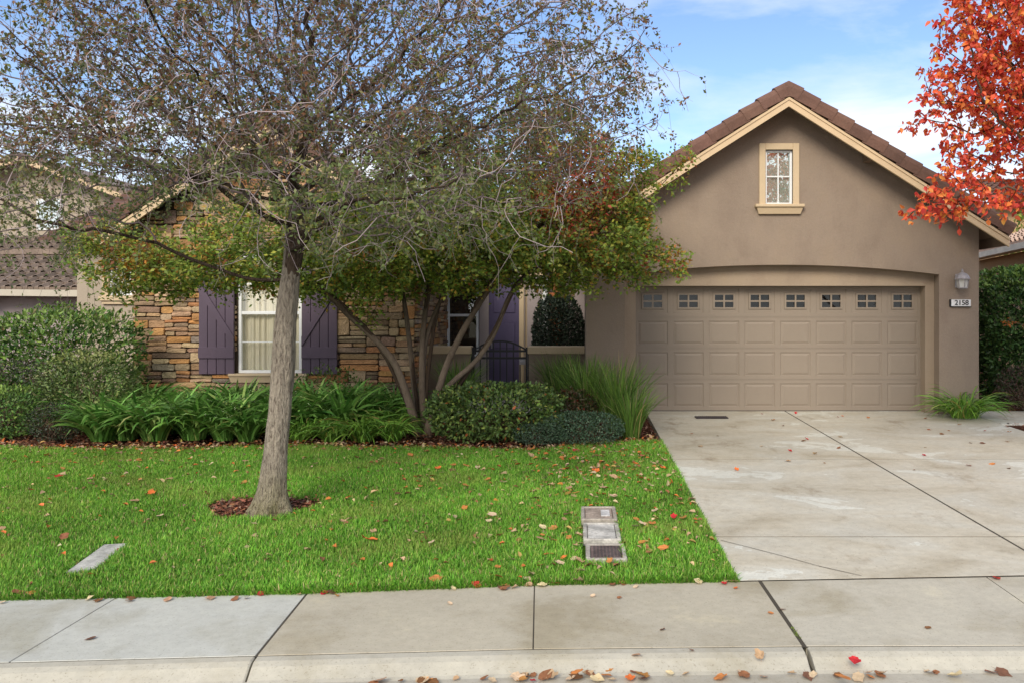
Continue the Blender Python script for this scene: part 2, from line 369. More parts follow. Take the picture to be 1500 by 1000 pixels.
# yard terrain
LY = lambda x: 10.93+.10*np.sin(x*1.3)+.06*np.sin(x*3.1+1)+np.where(x > -.6, (x+.6)*.25, 0)   # far edge of the lawn
def terrain(name, x0, x1, y0f, y1f, mat, dz, nx=40, ny=30, amp=.01):
    u = np.linspace(x0, x1, nx); V = []; 
    for x in u:
        a, b = float(y0f(x)), float(y1f(x))
        for t in np.linspace(0, 1, ny):
            y = a+(b-a)*t; V.append((x, y, gz(y)+dz+amp*math.sin(x*2.1+y*1.3)*math.sin(y*1.9-x)))
    Fc = [(i*ny+j, (i+1)*ny+j, (i+1)*ny+j+1, i*ny+j+1) for i in range(nx-1) for j in range(ny-1)]
    return tag(npmesh(name, V, Fc, mat, smooth=True), kind='structure')
terrain('planting_bed', -16, 1.10, yb, lambda x: 60, SOIL, -.05, 40, 90)
terrain('lawn_ground', -10.5, 1.09, yb, LY, TURF, -.02)
terrain('side_bed', 6.52, 16, yb, lambda x: 60, SOIL, -.03, 20, 90)
# driveway slabs
m = MB(); DX = [1.11, 3.50, 6.50]
def dslab(x0, x1, y0, y1, col, y0f=None):
    n = 10; X = list(np.linspace(x0+.005, x1-.005, n)); f0 = y0f or (lambda x: y0)
    A = [(x, f0(x)+.006, gz(f0(x)+.006)) for x in X]; B = [(x, y1-.006, gz(y1-.006)) for x in reversed(X)]
    ring = A+B; k = len(ring); c = np.mean(ring, 0)
    inner = [tuple(np.array(p)+np.sign(c-np.array(p))*np.array([.006 if (i in (0, n-1, n, 2*n-1)) else 0, .006, 0])) for i, p in enumerate(ring)]
    low = [(p[0], p[1], p[2]-.006) for p in ring]; lower = [(p[0], p[1], p[2]-.12) for p in ring]
    vs_ = inner+low+lower; m.add(vs_, [tuple(range(k))]+[(r*k+i, r*k+(i+1) % k, (r+1)*k+(i+1) % k, (r+1)*k+i) for r in (0, 1) for i in range(k)], col)
for (a, b) in ((1.11, 3.497), (3.503, 6.50)):
    dslab(a, b, 5.9, 6.95, (1, 1, 1), lambda x: yb(x)+.004); dslab(a, b, 6.95, 10.17, (.98, .98, .98)); dslab(a, b, 10.17, 14.312, (.93, .92, .90))
dslab(6.5, 9.5, 12.9, 14.3, (.95, .95, .95))
JF = [(x, float(yb(x))+.002) for x in (1.112, 1.265, 2., 3.183, 4., 6.498)]+[ (6.498, 14.3), (1.112, 14.3)]
tag(m.build('driveway', CONC), kind='structure')
m = MB(); m.poly([(x, y, gz(y)-.002) for x, y in JF]); tag(m.build('driveway_joint_fill', JD), kind='structure')
# curved crack + drain mat
cr = [G(px, py)+np.array([0, 0, .004]) for px, py in ((1056, 791), (1100, 802), (1150, 815), (1200, 829), (1262, 843))]
m = MB()
for a, b in zip(cr[:-1], cr[1:]): m.poly([a+[0, -.006, 0], b+[0, -.004, 0], b+[0, .004, 0], a+[0, .006, 0]])
tag(m.build('crack', surf('crack_dirt', (.12, .10, .08), .95)), kind='structure')
g0 = G(1042, 611.5); m = MB(); m.box(g0[0]-.26, g0[0]+.26, g0[1]-.11, g0[1]+.11, g0[2]+.002, g0[2]+.016, .004)
for i in range(15): m.box(g0[0]-.245+i*.034, g0[0]-.225+i*.034, g0[1]-.095, g0[1]+.095, g0[2]+.0165, g0[2]+.021)
tag(m.build('drain_grate', surf('rusty_iron', (.055, .045, .05), .8)), 'dark metal drain grate set in the driveway before the garage door', 'drain grate')

# ---------------------------------------------------------------- house
house = empty('house', (3.36, 13.9, .19), 'tan stucco single storey house with wide garage door, gable window and stone clad wing', 'house')
HO = (3.36, 13.9, .19)
def hb(m, name, mat, parent=house, **kw):
    """build at world position although the house empty is moved"""
    o = m.build(name, mat, None, **kw); o.parent = parent
    ofs = Vector((0, 0, 0)); p = parent
    while p is not None: ofs += p.location; p = p.parent
    o.location = Vector(o.location)-ofs; return o
def colwall(m, xs, bot, top, holes, y, rev=0, xmap=None, col=None):
    X = sorted(set(xs+[h[0] for h in holes]+[h[1] for h in holes])); X = [x for x in X if xs[0] <= x <= xs[-1]]
    for a, b in zip(X[:-1], X[1:]):
        if b-a < 1e-5: continue
        mid = (a+b)/2; act = sorted([h for h in holes if h[0] < mid < h[1]], key=lambda h: h[2](mid))
        lv = [bot]+[f for h in act for f in (h[2], h[3])]+[top]
        for i in range(0, len(lv), 2):
            l, t = lv[i], lv[i+1]
            if t(mid)-l(mid) > 1e-4: m.poly([(a, y, l(a)), (b, y, l(b)), (b, y, t(b)), (a, y, t(a))], col)
        for h in act:
            for f in (h[2], h[3]):
                if rev: m.poly([(a, y, f(a)), (b, y, f(b)), (b, y+rev, f(b)), (a, y+rev, f(a))], col)
    if rev:
        for h in holes:
            for x in h[:2]: m.poly([(x, y, h[2](x)), (x, y, h[3](x)), (x, y+rev, h[3](x)), (x, y+rev, h[2](x))], col)
K = lambda v: (lambda x: v)
gx0, gx1, gc = .09, 6.63, 3.36; YW, YM, YD = 13.9, 14.1, 14.3
APX = 5.385; SL = .665; SLG = .637
gtop = lambda x: APX-SLG*abs(x-gc)
ax0, ax1 = .74, 5.97
arch = lambda x: 2.50+.16*(1-((x-(ax0+ax1)/2)/((ax1-ax0)/2))**2)
s1 = F/YW
wx0, wx1, wz0, wz1 = (1121-CX)/s1, (1161-CX)/s1, CZ+(455-300)/s1, CZ+(455-220)/s1
m = MB()
xsA = [gx0]+list(np.linspace(ax0, ax1, 33))+[gc, gx1]
colwall(m, sorted(xsA), K(.10), gtop, [(ax0, ax1, K(.0), arch), (wx0, wx1, K(wz0), K(wz1))], YW, .2)
m.poly([(gx1, YW, .1), (gx1, 24, .1), (gx1, 24, gtop(gx1)), (gx1, YW, gtop(gx1))]); m.poly([(gx0, YW, .1), (gx0, 24, .1), (gx0, 24, gtop(gx0)), (gx0, YW, gtop(gx0))])
colwall(m, [gx0, gc, gx1], K(.1), gtop, [], 24)
hb(m, 'garage_wall', STUCCO, fixn=False)
dx0, dx1, dz1 = .935, 5.82, 2.315
m = MB(); colwall(m, [ax0-.1, ax1+.1], K(.1), K(2.8), [(dx0, dx1, K(.0), K(dz1))], YM, .24); hb(m, 'garage_surround', STUCCO2, fixn=False)
m = MB(); m.poly([(ax0, YM+.3, .1), (ax1, YM+.3, .1), (ax1, YM+.3, 2.8), (ax0, YM+.3, 2.8)]); hb(m, 'garage_backing', DARK)
# garage door
def garage_door():
    d = MB(); n = 8; cw = (dx1-dx0)/n; zs = np.linspace(.197, dz1, 5); panes = []
    def ring(o, i, yo, yi):
        (a0, a1, c0, c1), (b0, b1, e0, e1) = o, i
        A = [(a0, yo, c0), (a1, yo, c0), (a1, yo, c1), (a0, yo, c1)]; B = [(b0, yi, e0), (b1, yi, e0), (b1, yi, e1), (b0, yi, e1)]
        for k in range(4): d.poly([A[k], A[(k+1) % 4], B[(k+1) % 4], B[k]])
    for r in range(4):
        z0, z1 = zs[r]+.003, zs[r+1]-.003
        for c in range(n):
            x0, x1 = dx0+c*cw, dx0+(c+1)*cw; y = YD
            R0 = (x0, x1, z0, z1); 
            def ins(R, a, b=None): b = a if b is None else b; return (R[0]+a, R[1]-a, R[2]+b, R[3]-b)
            if r < 3:
                R1 = ins(R0, .045, .062); R2 = ins(R1, .010); R3 = ins(R2, .012); R4 = ins(R3, .035, .03); 
                ring(R0, R1, y, y); ring(R1, R2, y, y+.010); ring(R2, R3, y+.010, y+.010); ring(R3, R4, y+.010, y+.001)
                a, b, e, f = R4; d.poly([(a, y+.001, e), (b, y+.001, e), (b, y+.001, f), (a, y+.001, f)])
            else:
                R1 = ins(R0, .05, .055); R1 = (R1[0], R1[1], R1[2]+.01, R1[3]+.01); ring(R0, R1, y, y); R2 = ins(R1, .006); ring(R1, R2, y, y+.008)
                R3 = ins(R2, .055, .06); ring(R2, R3, y+.008, y+.008); R4 = ins(R3, .006); ring(R3, R4, y+.008, y-.008); R5 = ins(R4, .03, .028); ring(R4, R5, y-.008, y-.008)
                R6 = R5; ring(R5, R6, y-.008, y+.02); a, b, e, f = R6; mx, mz = (a+b)/2, (e+f)/2; g = .014
                d.box(mx-g, mx+g, y-.006, y+.012, e, f); d.box(a, mx-g, y-.005, y+.012, mz-g, mz+g); d.box(mx+g, b, y-.005, y+.012, mz-g, mz+g)
                panes.append((a-.003, b+.003, e-.003, f+.003))
    for r in range(1, 4): d.box(dx0, dx1, YD+.006, YD+.02, zs[r]-.004, zs[r]+.004)
    o = hb(d, 'garage_door', DOORP, fixn=False)
    for (a, b, e, f) in panes:
        p = MB(); p.poly([(a, YD+.018, e), (b, YD+.018, e), (b, YD+.018, f), (a, YD+.018, f)]); w = hb(p, 'window_pane', GLASSD, o)
    s = MB(); s.box(dx0, dx1, YD-.008, YD+.02, .188, .2); hb(s, 'bottom_seal', IRON, o)
garage_door()
# windows
def window(x0, x1, z0, z1, y, parts, glass, fw=.045, mid=None, vm=True, curtain=False, grid=None, name='window'):
    """white frame in an opening; returns part"""
    f = MB(); f.box(x0, x1, y, y+.07, z0, z0+fw, .004); f.box(x0, x1, y, y+.07, z1-fw, z1, .004)
    f.box(x0, x0+fw, y+.001, y+.069, z0+fw, z1-fw, .003); f.box(x1-fw, x1, y+.001, y+.069, z0+fw, z1-fw, .003)
    if mid: f.box(x0+fw, x1-fw, y+.008, y+.06, mid-.028, mid+.028, .004)
    if grid:
        for gx in grid[0]: f.box(gx-.009, gx+.009, y+.02, y+.032, z0+fw, z1-fw)
        for gq in grid[1]: f.box(x0+fw, x1-fw, y+.0215, y+.0305, gq-.009, gq+.009)
    o = hb(f, name, WHITE); 
    g = MB(); g.poly([(x0+fw*.5, y+.036, z0+fw*.5), (x1-fw*.5, y+.036, z0+fw*.5), (x1-fw*.5, y+.036, z1-fw*.5), (x0+fw*.5, y+.036, z1-fw*.5)]); hb(g, 'pane', glass, o)
    b = MB(); b.poly([(x0-.3, y+.9, z0-.3), (x1+.3, y+.9, z0-.3), (x1+.3, y+.9, z1+.3), (x0-.3, y+.9, z1+.3)]); hb(b, 'room_interior', DARK, o)
    if curtain:
        c = MB(); n = 90; xsn = np.linspace(x0, x1, n)
        P = [(x, y+.12+.018*math.sin(x*52+math.sin(x*17)*1.5)+.008*math.sin(x*131)) for x in xsn]
        for (a, ya), (b2, yb2) in zip(P[:-1], P[1:]): c.poly([(a, ya, z0), (b2, yb2, z0), (b2, yb2, z1), (a, ya, z1)])
        hb(c, 'curtain', CURT, o, smooth=False)
    return o
w = window(wx0, wx1, wz0, wz1, YW+.03, None, GLASSR, .035, None, grid=([(wx0+wx1)/2], [(wz0+wz1)/2+.02]), name='gable_window')
w['label'] = 'small white gable window reflecting trees'
c = MB(); c.poly([(wx0, YW+.10, wz0), (wx1, YW+.10, wz0), (wx1, YW+.10, wz1), (wx0, YW+.10, wz1)]); hb(c, 'sky_sheet', SKYSHEET, w)  # pale sheet added behind the glass, its colour stands in for reflected sky
t = MB(); tw = .105
t.box(wx0-tw, wx0, YW-.035, YW+.06, wz0, wz1+tw, .006); t.box(wx1, wx1+tw, YW-.035, YW+.06, wz0, wz1+tw, .006); t.box(wx0, wx1, YW-.033, YW+.06, wz1, wz1+tw, .006)
hb(t, 'trim', TRIM, w)
t = MB(); zt = wz0
t.box(wx0-.18, wx1+.18, YW-.11, YW+.05, zt-.055, zt+.0, .012)
t.prism([(wx0-.155, YW-.085, zt-.055), (wx1+.155, YW-.085, zt-.055), (wx1+.12, YW-.05, zt-.16), (wx0-.12, YW-.05, zt-.16)], (0, .10, 0)); hb(t, 'sill', TRIM, w)
# gable roof with rake tiles
def gable_roof(name, xc, half, zt, y0, y1, sl=SL, seed=1, tiles=True):
    """zt = top of the ridge tile; slope planes with tile courses; returns roof"""
    rr = random.Random(seed); th = math.atan(sl); ca, sa = math.cos(th), math.sin(th)
    r = MB(); Ls = half/ca; n = int(round(Ls/.335)); st = Ls/n; zr = zt-.17
    for sg in (-1, 1):
        # body: sloping slab
        p = lambda s, dn: (xc+sg*(s*ca+dn*sa*1), zr-s*sa+dn*ca)
        def q(s, dn, y): a, b = p(s, dn); return (a, y, b)
        r.prism([q(0, -.03, y0+.05), q(Ls-.03, -.03, y0+.05), q(Ls-.03, .02, y0+.05), q(0, .02, y0+.05)], (0, y1-y0-.05, 0))
        for i in range(n):   # courses
            a, b = i*st, (i+1)*st+.06
            c = (rr.uniform(.85, 1.15),)*3
            r.prism([q(a, .025, y0+.22), q(b, .05, y0+.22), q(b, .085, y0+.22), q(a, .055, y0+.22)], (0, y1-y0-.3, 0), c)
    roof = hb(r, name, TILE)
    k = MB()
    for sg in (-1, 1):
        for i in range(n+1):
            a, b = (i-.5)*st-.02 if i else -.0, (i+.5)*st+.035
            b = min(b, Ls+.04)
            c0 = rr.uniform(.82, 1.18); c = (c0*rr.uniform(.97, 1.03), c0, c0*rr.uniform(.95, 1.02))
            lift0, lift1 = .0, .028
            # cross-section of a rake trim tile (y,dn): front skirt, rounded shoulder, top
            sec = [(0, -.09), (-.012, .04), (0, .095), (.035, .125), (.10, .135), (.22, .12), (.24, .09), (.04, .08), (.025, -.09)]
            def ringp(s, l):
                out_ = []
                for (yy, dn) in sec:
                    D = dn+l; out_.append((xc+sg*(s*ca+D*sa), y0+yy-l*.35, zr-s*sa+D*ca))
                return out_
            A = ringp(a, lift0+rr.uniform(-.003, .003)); B = ringp(b, lift1+rr.uniform(-.004, .004)); m_ = len(sec)
            if i == 0:    # mitre at the ridge
                A = [(xc, p_[1], zr+(sec[j][1])/ca) for j, p_ in enumerate(A)]
            k.add(A+B, [tuple(range(m_)), tuple(range(2*m_-1, m_-1, -1))]+[(j, (j+1) % m_, (j+1) % m_+m_, j+m_) for j in range(m_)], c)
    hb(k, 'rake_tiles', TILE, roof)
    f = MB()
    for sg in (-1, 1):
        q = lambda s, z, y: (xc+sg*s, y, zr-.115*1-s*sl-z)
        e = half+.0
        f.prism([q(0, -.0, y0+.03), q(e, -.0, y0+.03), q(e, .15, y0+.03), q(0, .15, y0+.03)], (0, .045, 0))
        f.prism([q(0, .0, y0+.015), q(e, .0, y0+.015), q(e, .045, y0+.015), q(0, .045, y0+.015)], (0, .014, 0))
    hb(f, 'fascia', FASC, roof)
    s_ = MB()
    for sg in (-1, 1):
        q = lambda s, z, y: (xc+sg*s, y, zr-.06-s*sl-z)
        s_.prism([q(0, .0, y0+.08), q(half-.02, 0, y0+.08), q(half-.02, .03, y0+.08), q(0, .03, y0+.08)], (0, y1-y0-.1, 0))
        s_.prism([(xc+sg*(half-.01), y0+.08, zr-.04-half*sl), (xc+sg*(half+.02), y0+.08, zr-.05-half*sl), (xc+sg*(half+.02), y0+.08, zr-.24-half*sl), (xc+sg*(half-.01), y0+.08, zr-.24-half*sl)], (0, y1-y0-.1, 0))
    for x in (xc+half*.39,):
        s_.box(x-.05, x+.05, y0+.10, y0+.46, zr-.22-abs(x-xc)*sl, zr-.10-abs(x-xc)*sl)
    hb(s_, 'soffit', SOFF, roof)
    return roof
gable_roof('garage_roof', gc, 3.55, 5.62, 13.42, 24.2, sl=SLG, seed=3)
# stone wing
sx0, sx1, sc = -7.67, -2.88, -5.28; YS = 14.4
stop = lambda x: 4.93-SL*abs(x-sc)
mwx0, mwx1, mwz0, mwz1 = -5.89, -4.80, .83, 2.86
m = MB(); colwall(m, [sx0, sc, sx1], K(.08), stop, [(mwx0, mwx1, K(mwz0), K(mwz1))], YS, .14)
for x in (sx0, sx1): m.poly([(x, YS, .08), (x, 23, .08), (x, 23, stop(x)), (x, YS, stop(x))])
hb(m, 'wing_wall', MORTAR, fixn=False)
gable_roof('wing_roof', sc, 3.0, 5.27, 13.95, 23.2, seed=9)
def stones(m, u0, u1, z0, top, holes, mp_, rr):
    pc = [((.44, .29, .17), 5), ((.52, .27, .11), 3), ((.36, .25, .16), 5), ((.29, .20, .14), 2.5), ((.50, .37, .23), 5), ((.33, .27, .21), 1.0), ((.42, .21, .10), 2), ((.18, .125, .09), .9)]
    cs, wt = zip(*pc)
    def one(a, b, e, f):
        if b-a < .03 or f-e < .025: return
        if any(h[0] < (a+b)/2 < h[1] and h[2] < (e+f)/2 < h[3] for h in holes): return
        if f > top((a+b)/2)+.04: return
        for h in holes:   # clip
            if h[2] < f and e < h[3] and (h[2] < (e+f)/2 < h[3]):
                if a < h[0] < b: b = h[0]
                if a < h[1] < b: a = h[1]
        g = .006; a += g; b -= g; e += g; f -= g
        if b-a < .03: return
        c0 = cs[rr.choices(range(len(cs)), wt)[0]]; k = rr.uniform(.8, 1.2); c = tuple(min(.8, v*k*rr.uniform(.94, 1.06)) for v in c0)
        pr = rr.uniform(.025, .075); r_ = min(.22*(f-e), .016); ux = min((b-a)*.3, r_*rr.uniform(1, 2.2)); j = lambda s=.006: rr.uniform(-s, s)
        tl = rr.uniform(-.012, .012)
        out_ = [(a+ux, e), (b-ux, e), (b, e+r_), (b, f-r_), (b-ux, f), (a+ux, f), (a, f-r_), (a, e+r_)]
        cxm, czm = (a+b)/2, (e+f)/2
        out_ = [(x+j(), z+j()+tl*(x-cxm)/(b-a)) for x, z in out_]
        rings = []
        for (s_, dep) in ((1.0, 0), (1.0, pr*.75), (.975, pr*.93), (.86, pr)):
            sx_ = 1-(1-s_)*min(1, .12/(b-a)*1.2); rings.append([(cxm+(x-cxm)*sx_, dep+(j(.007) if dep else 0), czm+(z-czm)*(s_ if s_ > .97 else s_)) for x, z in out_])
        vs_ = [mp_(*p) for r in rings for p in r]; n = 8
        vs_.append(mp_(cxm+j(.02), pr+j(.006)+.004, czm)); 
        fs = [(r*n+i, r*n+(i+1) % n, (r+1)*n+(i+1) % n, (r+1)*n+i) for r in range(3) for i in range(n)]+[(3*n+i, 3*n+(i+1) % n, 4*n) for i in range(n)]
        m.add(vs_, fs, c)
    z = z0; zmax = 5.2
    while z < zmax:
        H = rr.choice((.20, .24, .28, .31)); x = u0
        while x < u1:
            wd_ = min(rr.uniform(.18, .70), u1-x)
            if u1-(x+wd_) < .12: wd_ = u1-x
            n = rr.choices((1, 2, 3, 4), (1.2 if wd_ < .34 else .15, 4, 5, 1.5))[0]
            hs = [rr.uniform(.7, 1.3) for _ in range(n)]; S_ = sum(hs); zz = z+rr.uniform(-.012, .012)
            for h in hs:
                h = h/S_*H
                if wd_ > .38 and rr.random() < .45:
                    c_ = x+wd_*rr.uniform(.35, .65); one(x, c_, zz, zz+h); one(c_, x+wd_, zz, zz+h)
                else: one(x, x+wd_, zz, zz+h)
                zz += h
            x += wd_
        z += H
rs = random.Random(5); m = MB()
hol = [(mwx0-.02, mwx1+.02, mwz0-.16, mwz1+.02)]
stones(m, sx0-.03, sx1+.03, .08, stop, hol, lambda u, d, z: (u, YS-d, z), rs)
stones(m, YS, YS+3.4, .08, lambda x: 3.3, [], lambda u, d, z: (sx1+d, u, z), rs)
hb(m, 'stone_cladding', STONE)
w = window(mwx0, mwx1, mwz0, mwz1, YS+.0, None, GLASS, .05, 1.86, curtain=True, grid=([], [1.36, 2.36]), name='front_window'); w['label'] = 'tall white sash window with cream curtains'
t = MB(); t.box(mwx0-.14, mwx1+.12, YS-.12, YS+.03, mwz0-.05, mwz0-.002, .01); t.prism([(mwx0-.13, YS-.10, mwz0-.05), (mwx1+.11, YS-.10, mwz0-.05), (mwx1+.08, YS-.08, mwz0-.155), (mwx0-.10, YS-.08, mwz0-.155)], (0, .08, 0)); hb(t, 'sill', TRIM, w)
for (a, b, mir) in ((-6.53, -5.925, 0), (-4.765, -4.16, 1)):
    s_ = MB(); n = 4; ww = (b-a)/n; z0, z1 = .82, 2.86
    for i in range(n): s_.box(a+i*ww+.004, a+(i+1)*ww-.004, YS-.105, YS-.075, z0, z1, .004)
    s_.box(a+.01, b-.01, YS-.073, YS-.05, z0+.01, z1-.01)
    for zb in (1.09, 2.42): s_.box(a, b, YS-.13, YS-.106, zb, zb+.19, .004)
    y0, y1 = YS-.128, YS-.1062; xa, xb = (a, b) if not mir else (b, a)
    s_.prism([(xb, y1, 1.282), (xb, y1, 1.46), (xa, y1, 2.418), (xa, y1, 2.24)], (0, y0-y1, 0))
    hb(s_, 'shutter', PURPLE)
# set-back left wall with a high window
m = MB(); colwall(m, [-10.6, -7.0], K(.1), K(3.35), [(-9.97, -8.9, K(2.22), K(3.0))], 17.6, .1); m.poly([(-10.6, 17.6, .1), (-10.6, 23, .1), (-10.6, 23, 3.35), (-10.6, 17.6, 3.35)]); hb(m, 'side_wall', STUCCO_GREY, fixn=False)
w = window(-9.92, -8.9, 2.22, 3.0, 17.62, None, GLASS, .05, None, grid=([-9.7, -9.5, -9.3, -9.1], []), curtain=True, name='side_window')
t = MB(); t.box(-10.05, -9.92, 17.56, 17.68, 2.2, 3.1, .006); t.box(-10.1, -8.8, 17.50, 17.66, 2.10, 2.20, .01); t.box(-10.05, -8.85, 17.54, 17.64, 2.03, 2.10, .006); hb(t, 'trim', TRIM, w)
m = MB()
for i in range(12): 
    c = (random.uniform(.85, 1.15),)*3; a, b = i*.34, (i+1)*.34+.05
    m.prism([(-11.1, 17.1+a, 3.34+a*.42), (-11.1, 17.1+b, 3.34+b*.42+.0), (-11.1, 17.1+b, 3.38+b*.42-.03), (-11.1, 17.1+a, 3.41+a*.42)], (3.4, 0, 0), c)
hb(m, 'side_roof', TILE)
# porch
YP = 15.5
m = MB()
for (a, b) in ((-2.90, -2.04), (-.955, .085)):
    m = MB(); m.box(a, b, YP, YP+.2, .1, 1.10); o = hb(m, 'porch_wall', STUCCO)
    m = MB(); m.box(a-.02, min(b+.02, .085), YP-.06, YP+.26, 1.10, 1.24, .012); hb(m, 'porch_cap', TRIM, o)
m = MB(); colwall(m, [-2.88, .09], K(.1), K(3.2), [(-2.86, -2.15, K(.9), K(2.6)), (-1.95, -1.30, K(.2), K(2.6))], 17.8, .08); hb(m, 'porch_back_wall', STUCCO_MAUVE, fixn=False)
m = MB(); m.box(-1.95, -1.30, 17.84, 17.9, .2, 2.6)
for zz in (.35, 1.1, 1.85): m.box(-1.86, -1.39, 17.825, 17.838, zz, zz+.55, .01)
o = hb(m, 'front_door', PURPLE2); k = MB(); k.box(-1.90, -1.875, 17.76, 17.82, 1.1, 1.25, .005); hb(k, 'handle', LAMPM, o)
m = MB(); m.box(-1.26, -1.16, 17.2, 17.3, .1, 3.1, .008); m.box(-1.15, -.78, 17.34, 17.42, .1, 3.1); hb(m, 'porch_post', TRIM)
m = MB(); m.box(-1.10, -.80, 17.30, 17.335, .2, 2.6, .004); o = hb(m, 'side_door', STUCCO_MAUVE)
window(-2.84, -2.17, .92, 2.58, 17.82, None, GLASS, .05, 1.8, name='porch_window')
m = MB(); m.box(-.78, -.73, 17.3, 17.4, .2, 2.6, .004); m.box(-.73, -.68, 17.31, 17.39, .2, 2.6, .004); hb(m, 'white_door_frame', WHITE)
m = MB()
rr = random.Random(2)
for i in range(34):
    z = .15+i*.085
    for j in range(4):
        a = -.67+j*.2+(.1 if i % 2 else 0)
        if j: continue
        m.box(a+.005, a+.193, 17.4+rr.uniform(-.004, .004), 17.5, z+.004, z+.078, .004)
hb(m, 'brick_pier', BRICK)
m = MB(); m.poly([(-2.88, 13.9, .205), (.09, 13.9, .205), (.09, 18.5, .205), (-2.88, 18.5, .205)]); hb(m, 'porch_floor', CONC)
m = MB(); m.box(-2.9, .1, 17.15, 17.9, 3.06, 3.10); hb(m, 'porch_ceiling', SOFF)
m = MB()
for i in range(15):
    a, b = i*.34, (i+1)*.34+.05; z0 = 3.14; c = (random.uniform(.85, 1.15),)*3
    m.prism([(-2.85, 17.1+a, z0+a*.36), (-2.85, 17.1+b, z0+b*.36), (-2.85, 17.1+b, z0+.05+b*.36), (-2.85, 17.1+a, z0+.085+a*.36)], (2.9, 0, 0), c)
hb(m, 'main_roof', TILE)
# gate
gt = empty('iron_gate', (-1.5, YP+.1, .2), 'black wrought iron gate with arched top between two low stucco walls', 'gate')
def gb(m, name, mat): o = m.build(name, mat); o.parent = gt; o.location = Vector((0, 0, 0))-gt.location; return o
x0, x1 = -1.99, -1.0; xm = (x0+x1)/2; ar = lambda x: 1.16+.17*(1-((x-xm)/((x1-x0)/2))**2)
m = MB(); yy = YP+.1
for zz in (.26, 1.02, 1.15): m.box(x0, x1, yy-.016, yy+.016, zz-.02, zz+.02)
X = np.linspace(x0, x1, 21)
for a, b in zip(X[:-1], X[1:]): m.prism([(a, yy-.016, ar(a)-.015), (b, yy-.016, ar(b)-.015), (b, yy-.016, ar(b)+.02), (a, yy-.016, ar(a)+.02)], (0, .032, 0))
for x in (x0, x1): m.box(x-.018, x+.018, yy-.018, yy+.018, .2, 1.22)
gb(m, 'gate_frame', IRON)
m = MB()
for x in np.linspace(x0, x1, 9)[1:-1]: m.box(x-.011, x+.011, yy-.011, yy+.011, .26, ar(x)-.01)
gb(m, 'bars', IRON)
for x in (x0-.045, x1+.045):
    m = MB(); m.box(x-.022, x+.022, yy-.022, yy+.022, .18, 1.22, .003); gb(m, 'gate_post', IRON)
m = MB(); m.box(x1-.14, x1-.02, yy-.03, yy-.014, .90, 1.0, .004); m.box(x1-.12, x1-.04, yy-.05, yy-.031, .94, .965, .004); gb(m, 'latch', LAMPM)
# lamp
def lathe(m, prof, c, n=6, rot=PI/6):
    V = [(c[0]+r*math.cos(rot+i*2*PI/n), c[1]+r*math.sin(rot+i*2*PI/n), c[2]+z) for r, z in prof for i in range(n)]; k = len(prof)
    m.add(V, [(j*n+i, j*n+(i+1) % n, (j+1)*n+(i+1) % n, (j+1)*n+i) for j in range(k-1) for i in range(n)]+[tuple(range(n)), tuple((k-1)*n+i for i in range(n))])
lc = W(1410, 410, 13.75); lp = empty('wall_lantern', (lc[0], YW, lc[2]), 'small grey domed wall lantern above the house number beside the garage', 'wall lamp')
def pb(m, name, mat, par, **k): o = m.build(name, mat, **k); o.parent = par; o.location = -par.location; return o
m = MB(); lathe(m, [(.118, -.0), (.122, .02), (.112, .035), (.10, .065), (.07, .10), (.03, .118), (.018, .125), (.022, .14), (.012, .155), (.018, .165), (.004, .18)], (lc[0], 13.76, lc[2]), 12); pb(m, 'cap', LAMPM, lp, smooth=False)
m = MB(); lathe(m, [(.072, -.125), (.092, 0)], (lc[0], 13.76, lc[2]), 6); pb(m, 'glass', FROST, lp)
m = MB(); lathe(m, [(.03, -.16), (.06, -.15), (.083, -.14), (.083, -.125)], (lc[0], 13.76, lc[2]), 6)
for i in range(6):
    a = PI/6+i*PI/3; P = np.array([[[lc[0]+r*math.cos(a), 13.76+r*math.sin(a), lc[2]+z] for r, z in ((.078, -.13), (.099, 0))]]); V, Fq = tube_batch(P, np.full((1, 2), .007), 4); m.add(V.tolist(), Fq.tolist())
pb(m, 'cage', LAMPM, lp)
m = MB(); m.box(lc[0]-.06, lc[0]+.06, YW-.025, YW+.002, lc[2]-.13, lc[2]+.10, .008); m.box(lc[0]-.012, lc[0]+.012, 13.78, YW-.02, lc[2]+.015, lc[2]+.04); pb(m, 'back_plate', LAMPM, lp)
